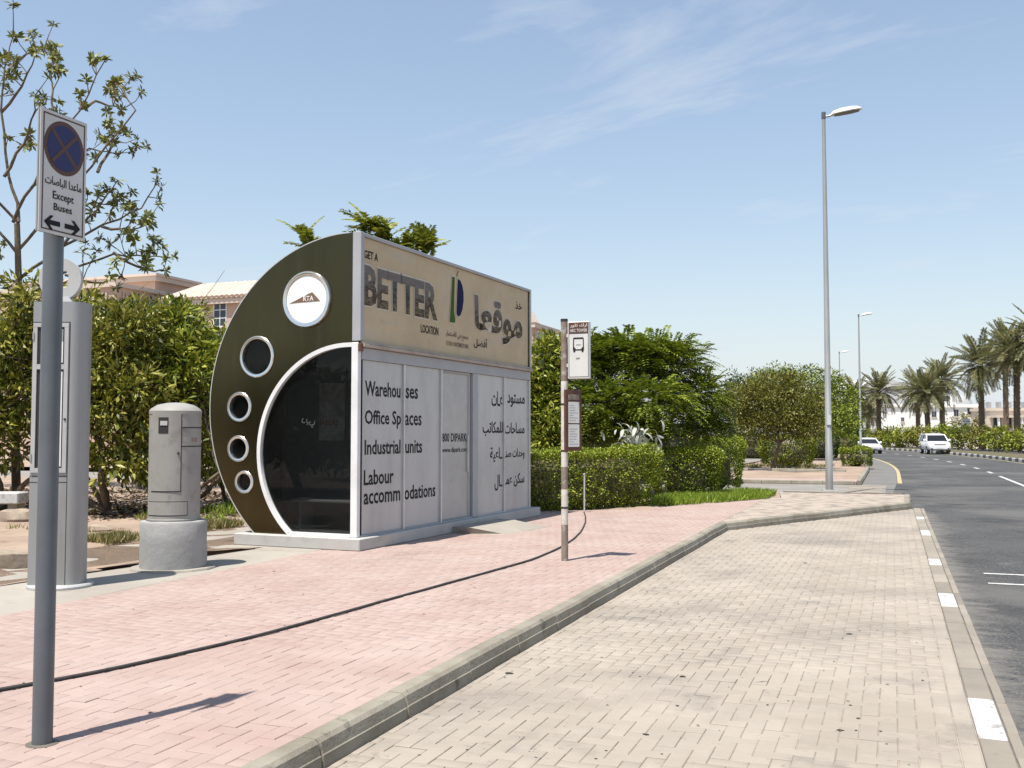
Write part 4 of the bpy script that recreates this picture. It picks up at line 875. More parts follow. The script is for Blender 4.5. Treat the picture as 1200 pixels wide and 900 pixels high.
street_lamp(foot(1008.5, 72.5), 10.2, 'street lamp beyond the round bush, middle one in distance', L1)
street_lamp(foot(985, 106), 10.2, 'farthest street lamp above the dark tree crown', L1)

# ------------------------------------------------------------------ cars
def wheel(parent, x, y, r, w, sgn):
    ty = MB().lathe([(r * 0.62, -w / 2), (r * 0.95, -w / 2), (r, -w * 0.3), (r, w * 0.3), (r * 0.95, w / 2), (r * 0.62, w / 2)], 24, (x, y, r), (1, 0, 0)).build('tyre', 'rubber', None, True)
    wh = bpy.data.objects.new('wheel', ty.data); bpy.data.objects.remove(ty); COL.objects.link(wh); wh.parent = parent
    rm_ = MB().lathe([(0, w * 0.36 * sgn), (r * 0.2, w * 0.4 * sgn), (r * 0.6, w * 0.30 * sgn), (r * 0.64, w * 0.45 * sgn)], 18, (x, y, r), (1, 0, 0)).build('rim', 'rim', wh, True)
def loft(sections, name, m, parent):
    """sections (y, zb, zt, w, round): rounded boxes across x"""
    b = MB(); K = 16
    for (y, zb, zt, w, q) in sections:
        c, h = (zb + zt) / 2, (zt - zb) / 2
        for k in range(K):
            a = 2 * math.pi * (k + 0.5) / K; cx = abs(math.cos(a)) ** q * (1 if math.cos(a) > 0 else -1); sx = abs(math.sin(a)) ** q * (1 if math.sin(a) > 0 else -1)
            b.v.append((w * cx, y, c + h * sx))
    n = len(sections)
    for i in range(n - 1):
        for k in range(K): b.f.append((i * K + k, i * K + (k + 1) % K, (i + 1) * K + (k + 1) % K, (i + 1) * K + k))
    b.f += [tuple(range(K)), tuple(range((n - 1) * K, n * K))]
    return fixn(b.build(name, m, parent, True))
def car(name, label, cat, loc, rz, sec, cab, W_, wl, r, front, lamps, grille, k_=1.0):
    t = thing(name, label, cat, loc, rz, 'cars on the road')
    t.scale = (k_, k_, k_); body = loft(sec, 'body', 'car_white', t)
    (yb0, zb), (yt0, zt), (yt1, zt1), (yb1, zb1) = cab; wb, wt = W_ - 0.06, W_ - 0.23
    gl = MB().add([(-wb, yb0, zb), (wb, yb0, zb), (wb, yb1, zb1), (-wb, yb1, zb1), (-wt, yt0, zt), (wt, yt0, zt), (wt, yt1, zt1), (-wt, yt1, zt1)],
                  [(0, 1, 5, 4), (1, 2, 6, 5), (2, 3, 7, 6), (3, 0, 4, 7), (4, 5, 6, 7)]).build('windows', 'car_glass', t)
    loft([(yt0 - 0.10, zt - 0.06, zt - 0.03, wt - 0.02, 0.6), (yt0 + 0.05, zt - 0.05, zt + 0.03, wt + 0.03, 0.5), ((yt0 + yt1) / 2, zt - 0.03, max(zt, zt1) + 0.07, wt + 0.05, 0.5), (yt1 - 0.05, zt1 - 0.05, zt1 + 0.04, wt + 0.03, 0.5), (yt1 + 0.08, zt1 - 0.06, zt1 - 0.02, wt - 0.02, 0.6)], 'roof', 'car_white', t)
    for s_ in (-1, 1):
        MB().tube([(s_ * wb, yb0 - 0.03, zb), (s_ * (wt + 0.005), yt0, zt)], [0.06, 0.045], 8).build('pillar', 'car_white', t, True)
        MB().tube([(s_ * wb, yb1 + 0.02, zb1), (s_ * (wt + 0.005), yt1, zt1)], [0.09, 0.06], 8).build('pillar', 'car_white', t, True)
        ym = (yb0 + yb1) / 2 + 0.2; MB().tube([(s_ * (wb + 0.005), ym, zb), (s_ * (wt + 0.01), ym, zt)], 0.035, 8).build('pillar', 'car_trim', t, True)
        mr = loft([(yb0 + 0.10, zb + 0.02, zb + 0.20, 0.05, 0.7), (yb0 + 0.14, zb, zb + 0.22, 0.11, 0.6), (yb0 + 0.24, zb + 0.02, zb + 0.20, 0.10, 0.6)], 'mirror', 'car_white', t); mr.location.x = s_ * (W_ + 0.09)
        x0, x1, z0, z1 = lamps; yl = front
        MB().add([(s_ * x0, yl - 0.01, z0), (s_ * x1, yl + 0.10, z0), (s_ * x1, yl + 0.16, z1), (s_ * x0, yl + 0.05, z1)], [(0, 1, 2, 3) if s_ > 0 else (3, 2, 1, 0)]).build('headlight', 'car_lamp', t)
        MB().lathe([(0, 0.01), (0.07, 0.01), (0.08, -0.03)], 14, (s_ * (W_ - 0.30), front - 0.01, 0.52), (0, -1, 0)).build('fog_lamp', 'car_trim', t)
        for y in wl: wheel(t, s_ * (W_ - 0.12), y, r, 0.25, s_)
    g0, g1, gz0, gz1 = grille
    gr = MB().box(g0, g1, front - 0.015, front + 0.05, gz0, gz1, 0.01).build('grille', 'car_trim', t)
    MB().box(g0 + 0.06, g1 - 0.06, front - 0.026, front - 0.016, (gz0 + gz1) / 2 - 0.03, (gz0 + gz1) / 2 + 0.03).build('chrome_bar', 'silver', gr)
    MB().box(-0.27, 0.27, front - 0.05, front - 0.035, 0.50, 0.62).build('number_plate', 'sign_bright', t)
    MB().box(-W_ + 0.25, W_ - 0.25, front - 0.025, front + 0.1, 0.33, 0.43, 0.01).build('bumper_lip', 'car_trim', t)
    return t
sv = ground(1097, 532.6, RZ); tang = lambda y: math.atan2(0.004 * (y - 44), 1)
car('suv', 'white off-road car driving towards the viewer in the lane beside the median', 'car', (sv.x, sv.y + 2.4, RZ), tang(sv.y) - R(1),
    [(-2.46, 0.50, 0.86, 0.78, 0.5), (-2.40, 0.40, 1.02, 0.90, 0.4), (-2.15, 0.36, 1.10, 0.96, 0.35), (-1.1, 0.33, 1.20, 0.985, 0.3), (0.4, 0.33, 1.22, 0.985, 0.3), (2.1, 0.36, 1.22, 0.97, 0.3), (2.42, 0.45, 1.12, 0.90, 0.4)],
    ((-1.22, 1.17), (-0.45, 1.78), (2.05, 1.82), (2.36, 1.20)), 0.985, (-1.5, 1.45), 0.39, -2.44, (0.52, 0.88, 0.84, 0.99), (-0.48, 0.48, 0.80, 0.97), 0.88)
sd = ground(1016, 531.8, RZ)
car('sedan', 'white saloon car coming round the bend behind the clipped bush', 'car', (sd.x, sd.y + 2.2, RZ), tang(sd.y) + R(4),
    [(-2.32, 0.38, 0.66, 0.70, 0.5), (-2.24, 0.30, 0.76, 0.84, 0.4), (-1.9, 0.26, 0.84, 0.90, 0.35), (-0.9, 0.24, 0.96, 0.92, 0.3), (0.6, 0.24, 0.98, 0.92, 0.3), (1.8, 0.27, 1.00, 0.89, 0.3), (2.3, 0.36, 0.92, 0.80, 0.4)],
    ((-1.05, 0.93), (-0.25, 1.40), (0.95, 1.42), (1.75, 0.97)), 0.92, (-1.42, 1.32), 0.33, -2.30, (0.42, 0.80, 0.60, 0.72), (-0.55, 0.55, 0.44, 0.60), 0.88)

# ------------------------------------------------------------------ vegetation
def unit(a): return a / np.maximum(np.linalg.norm(a, axis=1, keepdims=True), 1e-9)
def leaf_geo(P, A, N, L, Wd, fold=0.18, mid=0.45):
    """one folded diamond per leaf: base P, axis A, normal N"""
    A = unit(A); Sd = unit(np.cross(A, N)); Nn = np.cross(Sd, A); L = np.asarray(L)[:, None]; Wd = np.asarray(Wd)[:, None]
    M_ = P + A * L * mid + Nn * Wd * fold
    V = np.stack([P, M_ + Sd * Wd / 2, P + A * L - Nn * L * 0.08, M_ - Sd * Wd / 2], 1).reshape(-1, 3)
    return V, np.arange(len(P) * 4).reshape(-1, 4)
def leaf_obj(name, parts, m, parent):
    V = np.concatenate([p[0] for p in parts]); off = 0; Fs = []
    for v, f in parts: Fs.append(f + off); off += len(v)
    return link(name, fast_mesh(name, V, np.concatenate(Fs)), m, parent)
def rdir(n, rg): return unit(rg.normal(size=(n, 3)))
def clump_leaves(C_, rad, per, L, Wd, rg, out=None, upb=0.5):
    n = len(C_) * per; Pc = np.repeat(C_, per, 0); d = rdir(n, rg); r_ = np.repeat(np.broadcast_to(rad, (len(C_),)), per)
    P = Pc + d * (r_ * rg.random(n) ** 0.5)[:, None] * np.array([1, 1, 0.75])
    A = d + rdir(n, rg) * 0.7 + (0 if out is None else np.repeat(out, per, 0) * 0.6); A[:, 2] -= 0.15
    N = rdir(n, rg) * 0.7 + np.array([0, 0, 1.0]) * upb + d * 0.3
    return leaf_geo(P, A, N, L * rg.uniform(0.4, 1.35, n), Wd * rg.uniform(0.6, 1.25, n))
def lobe_points(lobes, k, rg, inner=0.5):
    """points through ellipsoid lobes, more towards the outside; returns points and outward directions"""
    vol = np.array([l[3] * l[4] * l[5] for l in lobes]) ** 0.75; cnt = np.maximum(1, (k * vol / vol.sum()).astype(int)); P = []; O = []
    for l, c in zip(lobes, cnt):
        d = rdir(c, rg); r_ = inner + (1 - inner) * rg.random(c) ** 0.6; r_ *= 1 + 0.22 * np.sin(d[:, 0] * 5 + l[0]) * np.cos(d[:, 1] * 4 + d[:, 2] * 5 + l[1])
        P.append(np.array(l[:3]) + d * r_[:, None] * np.array(l[3:6])); O.append(d)
    return np.concatenate(P), np.concatenate(O)
def pinnate(P, O, n_pair, L, leaf_l, leaf_w, rg, droop=0.5, upw=0.2):
    """compound fern-like leaves: a drooping stalk with rows of leaflets"""
    n = len(P); D_ = O * np.array([1, 1, 0.45]) + rdir(n, rg) * 0.45 + np.array([0, 0, upw]); D_ = unit(D_)
    Ln = L * rg.uniform(0.7, 1.25, n); Sd = unit(np.cross(D_, np.array([0, 0, 1.0]) + rdir(n, rg) * 0.25)); Up = np.cross(Sd, D_)
    Ps = []; As = []; Ns = []; Ls = []
    for k in range(n_pair):
        t = 0.12 + 0.88 * k / (n_pair - 1); B = P + D_ * (Ln * t)[:, None] - np.array([0, 0, 1.0]) * (Ln * droop * t * t)[:, None]
        for s_ in (-1, 1):
            Ps.append(B); As.append(Sd * s_ + D_ * 0.45 + rdir(n, rg) * 0.12 - Up * 0.18); Ns.append(Up + rdir(n, rg) * 0.3)
            Ls.append(leaf_l * (0.6 + 0.4 * math.sin(math.pi * (0.15 + 0.8 * t))) * rg.uniform(0.85, 1.15, n))
    Lc = np.concatenate(Ls)
    return leaf_geo(np.concatenate(Ps), np.concatenate(As), np.concatenate(Ns), Lc, Lc * (leaf_w / leaf_l), 0.1)
def wood(b, p0, p1, r0, r1, wob, rg, n=6, k=8):
    p0 = Vector(p0); p1 = Vector(p1); d = p1 - p0; pts = []; rr = []
    for i in range(n + 1):
        t = i / n; q = p0 + d * t; w = wob * math.sin(math.pi * t) * d.length
        q += Vector(rg.normal(0, 0.5, 3)) * w * 0.5; pts.append(q); rr.append(r0 + (r1 - r0) * t)
    b.tube(pts, rr, k); return pts
def skeleton(base, fork, targets, r, rg, twigs=3, wob=0.12):
    """trunk to a fork, limbs to the lobes, twigs around the limb ends"""
    tr = MB(); wood(tr, base, fork, r, r * 0.75, wob * 0.6, rg)
    br = MB()
    for t in targets:
        pts = wood(br, fork, t, r * 0.6, r * 0.16, wob, rg)
        for i in range(twigs):
            q = pts[rg.integers(2, len(pts))]; e = q + Vector(rg.normal(0, 1, 3)) * min(0.75, (Vector(t) - Vector(fork)).length * 0.2) + Vector((0, 0, 0.1)); wood(br, q, e, r * 0.2, r * 0.06, wob, rg, 4, 5)
    return tr, br
def tree(name, label, base, fork_h, lobes, m, seed, style='clump', n=900, per=22, L=0.12, Wd=0.045, rad=0.28, r=0.1, cat='tree', group=None, stems=1, frond=0.45, inner=0.45, droop=0.5, leafl=0.09, pairs=11, twigs=3, upw=0.2):
    rg = np.random.default_rng(seed); t = thing(name, label, cat, base, 0, group)
    tr, br = MB(), MB()
    for s_ in range(stems):
        off = Vector((rg.normal(0, 0.25), rg.normal(0, 0.25), 0)) if stems > 1 else Vector((0, 0, 0))
        fk = off + Vector((rg.normal(0, 0.15 + 0.1 * stems), rg.normal(0, 0.15 + 0.1 * stems), fork_h))
        a, b = skeleton(off - Vector((0, 0, 0.05)), fk, [l[:3] for l in (lobes if stems == 1 else lobes[s_::stems])], r, rg, twigs)
        tr.add(a.v, a.f); br.add(b.v, b.f)
    tk = tr.build('trunk', 'bark', t, True)
    if br.v: br.build('branch', 'bark', tk, True)
    P, O = lobe_points(lobes, n, rg, inner)
    if style == 'clump': parts = [clump_leaves(P, rad * rg.uniform(0.6, 1.2, len(P)), per, L, Wd, rg, O)]
    else: parts = [pinnate(P - O * frond * 0.4, O, pairs, frond, leafl, leafl * 0.34, rg, droop, upw)]
    leaf_obj('crown', parts, m, t); return t
def lobes_px(base, items):
    """lobes given as (image x, image y, depth, radius px x, radius px y); local to base"""
    res = []
    for (x, y, d, rx, ry) in items:
        p = deep(x, y, d) - Vector(base); k = d / F; res.append((p.x, p.y, p.z, rx * k, rx * k * 0.9, ry * k))
    return res
def plant(name, label, px, d, items, m, seed, fork=None, z=-0.01, **kw):
    b = foot(px, d, z); b = Vector((b.x, b.y, z)); lb = lobes_px(b, items); fh = fork if fork is not None else 0.3 * max(l[2] for l in lb)
    return tree(name, label, b, fh, lb, m, seed, **kw)

# sparse whorled tree at the left, drawn as limbs with rosettes of leaves at the twig ends
def sparse_tree():
    rg = np.random.default_rng(21); d0 = 20.0; base = foot(22, d0, -0.01)
    t = thing('whorled_tree', 'tall thin tree with bare limbs and leaf rosettes behind the no-stopping sign', 'tree', base)
    def w(x, y, dd=0.0): return deep(x, y, d0 + dd) - base
    tr = MB(); tr.tube([(0, 0, -0.05), w(16, 420), w(22, 330), w(20, 262)], [0.09, 0.075, 0.065, 0.055], 9); tk = tr.build('trunk', 'bark', t, True)
    br = MB(); tips = []
    limbs = [[(20, 262), (6, 205), (2, 130), (8, 80), (14, 40)], [(20, 262), (38, 215), (62, 165), (95, 128), (125, 68)], [(22, 300), (60, 250), (110, 200), (160, 130), (135, 95)],
             [(22, 330), (70, 290), (120, 265), (165, 245), (186, 212)], [(20, 355), (75, 320), (130, 298), (170, 300), (205, 305)], [(20, 262), (-20, 210), (-45, 130), (-50, 60)],
             [(22, 300), (-18, 250), (-50, 220), (-70, 180)], [(62, 165), (60, 120), (58, 75)], [(95, 128), (112, 118), (138, 122), (140, 130)], [(110, 200), (128, 168), (130, 165)],
             [(120, 265), (150, 270), (172, 262)], [(130, 298), (160, 312), (178, 318), (196, 318)], [(6, 205), (30, 170), (42, 140), (38, 112)], [(2, 130), (25, 95), (45, 60)], [(70, 290), (95, 262), (120, 240), (140, 215)],
             [(22, 330), (-10, 320), (-40, 300)], [(20, 380), (-8, 372), (-30, 350)], [(75, 320), (110, 330), (140, 320)], [(38, 215), (70, 200), (105, 175), (135, 178)], [(60, 250), (100, 240), (132, 235)], [(8, 80), (30, 62), (50, 58)]]
    for lm in limbs:
        dd = rg.normal(0, 0.9); pts = [w(x + rg.normal(0, 2), y + rg.normal(0, 2), dd * i / len(lm)) for i, (x, y) in enumerate(lm)]
        fn = []
        for i in range(len(pts) - 1):
            for k in range(3): fn.append(pts[i].lerp(pts[i + 1], k / 3) + Vector(rg.normal(0, 0.02, 3)))
        fn.append(pts[-1]); n_ = len(fn); br.tube(fn, [0.034 + (0.009 - 0.034) * i / (n_ - 1) for i in range(n_)], 6)
        tips.append((fn[-1], (fn[-1] - fn[-3]).normalized()))
        for k in range(6):
            q = fn[int(rg.integers(n_ // 3, n_))]; dr_ = (Vector(rg.normal(0, 1, 3)) + Vector((0.1, 0, 0.9))).normalized(); e = q + dr_ * rg.uniform(0.22, 0.62)
            br.tube([q, q.lerp(e, 0.5) + Vector(rg.normal(0, 0.03, 3)), e], [0.012, 0.009, 0.006], 5); tips.append((e, dr_))
            if k % 2:
                e2 = e + (dr_ + Vector(rg.normal(0, 0.8, 3))).normalized() * rg.uniform(0.12, 0.3); br.tube([q.lerp(e, 0.6), e2], [0.008, 0.005], 5); tips.append((e2, dr_))
    br.build('branch', 'bark', tk, True)
    P = []; A = []; N = []
    for (p, d) in tips:
        for k in range(int(rg.integers(13, 24))):
            side = Vector(rg.normal(0, 1, 3)); side = (side - d * side.dot(d)).normalized(); P.append(p - d * rg.uniform(0, 0.07)); A.append(side + d * rg.uniform(-0.5, 0.8)); N.append(d + Vector(rg.normal(0, 0.3, 3)))
    n_ = len(P); leaf_obj('crown', [leaf_geo(np.array(P), np.array(A), np.array(N), rg.uniform(0.08, 0.20, n_), rg.uniform(0.035, 0.07, n_), 0.15, 0.6)], 'leaf_sparse', t)
sparse_tree()

# shrubs and small trees at the left, behind the pillars
LG = 'shrub trees behind the pavement'
plant('shrub_tree', 'yellow-green shrub tree between the information pillar and the meter pillar', 128, 18.5,
      [(120, 420, 18.6, 46, 55), (150, 395, 18.8, 42, 50), (105, 480, 18.2, 36, 46), (150, 470, 18.4, 48, 52), (135, 535, 18.3, 40, 34), (95, 370, 19, 30, 30)], 'leaf_olive', 31, n=340, per=22, L=0.19, Wd=0.065, rad=0.24, inner=0.2, twigs=7, r=0.05, stems=4, fork=0.8, group=LG)
plant('shrub_tree', 'leafy shrub tree rising behind the meter pillar', 205, 19.5,
      [(200, 400, 19.6, 42, 46), (225, 440, 19.4, 42, 52), (190, 465, 19.3, 42, 54), (235, 510, 19.5, 38, 46), (180, 530, 19.2, 36, 38), (215, 380, 20, 28, 26)], 'leaf_lime', 32, n=340, per=22, L=0.20, Wd=0.062, rad=0.24, inner=0.2, twigs=7, r=0.05, stems=4, fork=0.8, group=LG)
plant('shrub_tree', 'bright green shrub tree half hidden by the round shelter end', 270, 21,
      [(262, 425, 21, 36, 40), (275, 480, 21, 40, 52), (262, 535, 20.8, 36, 40), (300, 450, 21.5, 40, 55)], 'leaf_lime', 33, n=320, per=22, L=0.20, Wd=0.065, rad=0.26, inner=0.2, twigs=2, r=0.05, stems=3, fork=0.8, group=LG)
plant('shrub_tree', 'dark leafy shrub tree at the left edge behind the information pillar', 6, 19.5,
      [(15, 400, 19.5, 45, 45), (-30, 430, 19.8, 55, 60), (25, 465, 19.3, 42, 48), (-10, 510, 19.2, 50, 40), (40, 350, 19.7, 36, 30), (60, 420, 19.8, 38, 50)], 'leaf_olive', 34, n=340, per=22, L=0.19, Wd=0.065, rad=0.24, inner=0.2, twigs=7, r=0.06, stems=3, fork=0.9, group=LG)
plant('shrub_tree', 'shrub tree just beyond the left edge of the view', -110, 18.5,
      [(-110, 400, 18.5, 70, 70), (-120, 490, 18.3, 75, 60), (-70, 450, 18.6, 45, 50)], 'leaf_dark', 35, n=800, per=22, L=0.14, Wd=0.05, rad=0.28, r=0.06, stems=3, fork=0.9, group=LG)
plant('tree', 'dull green tree in the second row in front of the pink villa', 165, 27,
      [(150, 375, 27, 42, 24), (190, 372, 27.5, 36, 20), (120, 390, 27, 40, 30), (170, 430, 27, 60, 50)], 'leaf_dark', 36, twigs=0, n=520, per=20, L=0.15, Wd=0.05, rad=0.34, r=0.09, fork=1.5)
plant('tree', 'background tree filling the gap under the pink villa roof', 250, 32,
      [(240, 410, 32, 40, 26), (275, 430, 32, 45, 45), (215, 440, 32, 40, 45)], 'leaf_lime', 37, twigs=0, n=420, per=20, L=0.17, Wd=0.055, rad=0.38, r=0.09, fork=1.5)
plant('tree', 'background tree behind the sign post at the far left', 40, 29,
      [(50, 400, 29, 60, 45), (0, 420, 29, 60, 55), (85, 440, 29, 50, 55)], 'leaf_dark', 38, n=480, per=20, L=0.16, Wd=0.05, rad=0.36, r=0.09, fork=1.5)
for i, (x, y, hh) in enumerate(((-15.5, 1.5, 3.4), (-17.5, -6, 4.0), (-22, -14, 4.6), (-29, -24, 5.0), (-20, -26, 5.0))):
    tree('row_tree', 'tree of the planting row ' + ['just left of', 'a little behind', 'well behind', 'farthest behind', 'far behind'][i] + ' the viewpoint, seen only as a reflection', (x, y, -0.01), 1.2,
         [(0, 0, hh * 0.6, 2.2, 2.2, hh * 0.36), (1.3, 0.6, hh * 0.5, 1.7, 1.7, hh * 0.3), (-1.2, -0.6, hh * 0.55, 1.8, 1.8, hh * 0.32)], 'leaf_dark', 140 + i, n=420, per=18, L=0.26, Wd=0.11, rad=0.4, r=0.12, group='trees of the planting row behind the viewpoint')
# tree whose feathery leaves stand above the shelter roof
plant('feathery_tree', 'tree with feathery leaves showing above the shelter roof', 440, 21,
      [(430, 272, 21, 8, 6), (452, 280, 21.1, 8, 6), (498, 292, 21, 9, 6), (361, 289, 21.2, 8, 6), (475, 296, 21.2, 8, 6), (410, 300, 21.3, 12, 8), (440, 318, 21.3, 14, 8), (385, 318, 21.3, 12, 8)], 'leaf_lime', 41, style='pinnate', n=240, frond=0.70, leafl=0.18, pairs=13, twigs=0, upw=0.75, r=0.08, inner=0.2, droop=0.22, fork=2.2)
plant('shrub_tree', 'yellow-green shrub tree between the shelter and the bus stop pole', 640, 25,
      [(640, 470, 25, 22, 42), (632, 430, 25.2, 18, 34), (648, 410, 25.4, 13, 20), (645, 510, 24.6, 26, 30), (615, 480, 25, 24, 60)], 'leaf_lime', 42, n=420, per=22, L=0.17, Wd=0.065, rad=0.22, r=0.05, stems=3, fork=0.9, group=LG)
# big green flame tree
plant('flame_tree', 'broad dense green tree with feathery foliage behind the clipped hedge', 742, 25.5,
      [(735, 408, 25.5, 50, 24), (775, 412, 25.6, 40, 24), (695, 408, 25.4, 30, 22), (735, 425, 25.5, 52, 30), (690, 430, 25.2, 36, 34), (790, 430, 25.8, 44, 34), (700, 475, 24.6, 52, 36), (760, 470, 24.4, 58, 34), (820, 465, 25.6, 38, 34), (825, 500, 25.8, 34, 22), (735, 505, 24.6, 60, 26), (670, 505, 24.8, 36, 26), (650, 460, 25.5, 26, 34)],
      'leaf_green', 43, style='pinnate', n=4200, frond=0.52, leafl=0.13, pairs=9, r=0.12, inner=0.3, droop=0.42, fork=1.2)
plant('tree', 'olive-brown thin-leaved tree beside the footpath', 903, 42,
      [(905, 480, 42, 38, 28), (876, 472, 42.5, 30, 26), (935, 475, 42.5, 32, 28), (905, 455, 43, 34, 22), (880, 502, 42, 30, 18), (938, 502, 42, 30, 16)], 'leaf_drab', 44, n=1000, per=20, L=0.13, Wd=0.06, rad=0.34, r=0.07, fork=1.1)
plant('tree', 'dark round-topped tree behind the tall street lamp', 945, 58,
      [(945, 458, 58, 38, 28), (910, 452, 58, 34, 24), (975, 468, 58.5, 28, 28), (950, 490, 57, 48, 24), (985, 490, 58, 20, 22)], 'leaf_green', 45, n=1000, per=20, L=0.18, Wd=0.08, rad=0.5, r=0.12, fork=1.5)
plant('tree', 'green tree crown between the flame tree and the olive-brown tree', 868, 62,
      [(868, 462, 62, 30, 24), (850, 485, 62, 30, 24), (888, 472, 63, 26, 26)], 'leaf_dark', 46, n=600, per=18, L=0.2, Wd=0.08, rad=0.5, r=0.12, fork=1.5)
plant('tree', 'far dark tree beside the sedan and the second lamp', 985, 92,
      [(985, 500, 92, 22, 14), (1000, 508, 92, 14, 10)], 'leaf_dark', 47, n=300, per=16, L=0.25, Wd=0.1, rad=0.6, r=0.1, fork=1.0)

# hedges: leaf shell over a twiggy core
def hedge(name, label, c, dims, rz, m, seed, n, L=0.055, Wd=0.032, cat='hedge', wob=0.17, rounded=0.14, group=None):
    rg = np.random.default_rng(seed); t = thing(name, label, cat, (c[0], c[1], c[2]), rz, group); a, b, h = dims[0] / 2, dims[1] / 2, dims[2]
    U = rg.uniform(-1, 1, (n, 3)); ar = np.array([b * h, b * h, a * h, a * h, 2 * a * b * 1.3]); f = rg.choice(5, n, p=ar / ar.sum())
    P = U.copy(); Nn = np.zeros((n, 3))
    for k, (ax, s_) in enumerate(((0, -1), (0, 1), (1, -1), (1, 1), (2, 1))): q = f == k; P[q, ax] = s_; Nn[q, ax] = s_
    if rounded > 0:                                       # pull the box towards a dome
        s_ = P.copy(); s_[:, 2] = np.maximum(s_[:, 2], -0.9); e = unit(s_) * 1.12; P = P * (1 - rounded) + e * rounded; Nn = unit(Nn + e * rounded)
    else:
        rr = np.clip(np.abs(P), 0, 1); near = (rr > 0.90).sum(1) > 1; P[near, 2] -= 0.05 * (P[near, 2] > 0.9)
    tp_ = (0.86 + 0.14 * np.clip((P[:, 2] + 1) / 2, 0, 1) ** 0.8)[:, None]; P = P * np.concatenate([tp_, tp_, np.ones((n, 1))], 1)      # wider at the top, as clipped
    W_ = P * np.array([a, b, h / 2]) + np.array([0, 0, h / 2])
    wv = np.array([0.8 * noise.noise((x * 1.1 + seed, y * 1.1, z * 1.1)) + 0.5 * noise.noise((x * 3 + seed, y * 3, z * 3)) + 0.35 * noise.noise((x * 7, y * 7 + seed, z * 7)) for x, y, z in W_])
    W_ = W_ + Nn * (wob * wv - rg.random(n) ** 1.5 * 0.12)[:, None]; W_[:, 2] = np.maximum(W_[:, 2], 0.02)
    A = Nn * 0.8 + rdir(n, rg) * 0.9 + np.array([0, 0, 0.15]); N = Nn * 0.25 + rdir(n, rg) * 0.55 + np.array([0, 0, 0.95])
    leaf_obj('foliage', [leaf_geo(W_, A, N, L * rg.uniform(0.6, 1.3, n), Wd * rg.uniform(0.7, 1.2, n))], m, t)
    k = 0.80 if rounded > 0.2 else 0.97; q = 0.17
    k *= 0.9; MB().box(-a * k + q, a * k - q, -b * k + q, b * k - q, 0, h * (0.88 if rounded > 0.2 else 0.98) - q, min(0.25, a * 0.3, b * 0.3)).build('twig_core', 'twig', t)
    return t
h1 = ground(640, 600); h2 = ground(770, 594.5); hd_ = (h2 - h1); hz = math.atan2(hd_.y, hd_.x); hn = Vector((-hd_.y, hd_.x, 0)).normalized()
hc = (h1 + h2) / 2 + hn * 0.62; zt = top_z(527, 20.2)
hedge('clipped_hedge', 'clipped box hedge directly behind the bus stop pole and stand pipe', (hc.x - 0.1, hc.y, -0.01), (hd_.length + 0.7, 1.2, zt), hz, 'leaf_hedge', 51, 30000, 0.05, 0.03)
p = foot(803, 24.2); hedge('clipped_hedge', 'lower clipped hedge behind the grass patch, right of the white-leaved plant', (p.x, p.y, -0.01), (1.8, 1.5, top_z(526, 24)), 0.3, 'leaf_hedge', 52, 14000, rounded=0.36)
p = foot(839, 27.5); hedge('clipped_hedge', 'tall clipped hedge block under the right side of the flame tree', (p.x, p.y, -0.01), (1.5, 1.6, top_z(514, 27)), 0.2, 'leaf_hedge', 53, 14000, rounded=0.32)
p = foot(922, 46.5); hedge('round_hedge', 'wide rounded hedge beside the footpath and olive-brown tree', (p.x, p.y, 0), (2.6, 2.0, 1.35), 0.1, 'leaf_hedge', 54, 12000, 0.075, 0.045, rounded=0.45)
p = foot(1005, 46.5); hedge('round_bush', 'small clipped bush at the kerb in front of the sedan', (p.x - 0.1, p.y, 0), (1.5, 1.3, 0.88), 0.0, 'leaf_hedge', 55, 6000, 0.07, 0.04, 'bush', rounded=0.35)
p = foot(868, 50); hedge('footpath_hedge', 'clipped hedge on the left of the footpath', (p.x - 1.0, p.y, 0), (1.5, 4.0, 1.3), -0.05, 'leaf_hedge', 56, 9000, 0.075, 0.045)
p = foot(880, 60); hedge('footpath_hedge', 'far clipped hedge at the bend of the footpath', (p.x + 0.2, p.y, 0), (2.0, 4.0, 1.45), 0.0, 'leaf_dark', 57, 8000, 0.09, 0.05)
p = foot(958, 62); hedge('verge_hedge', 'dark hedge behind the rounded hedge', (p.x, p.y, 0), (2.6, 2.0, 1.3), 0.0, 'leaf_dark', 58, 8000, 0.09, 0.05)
p = foot(985, 74); hedge('verge_hedge', 'hedge at the foot of the second street lamp', (p.x - 0.4, p.y, 0), (3.0, 3.0, 1.4), 0.0, 'leaf_green', 59, 8000, 0.10, 0.06)
p = foot(1006, 84); hedge('verge_hedge', 'farthest verge hedge left of the sedan', (p.x - 1.5, p.y, 0), (3.0, 3.0, 1.2), 0.0, 'leaf_hedge', 60, 7000, 0.10, 0.06)
p = foot(700, 33); hedge('background_hedge', 'shaded hedge in the dark under the flame tree', (p.x, p.y, 0), (9.0, 1.5, 1.8), 0.2, 'leaf_dark', 61, 16000, 0.10, 0.06)

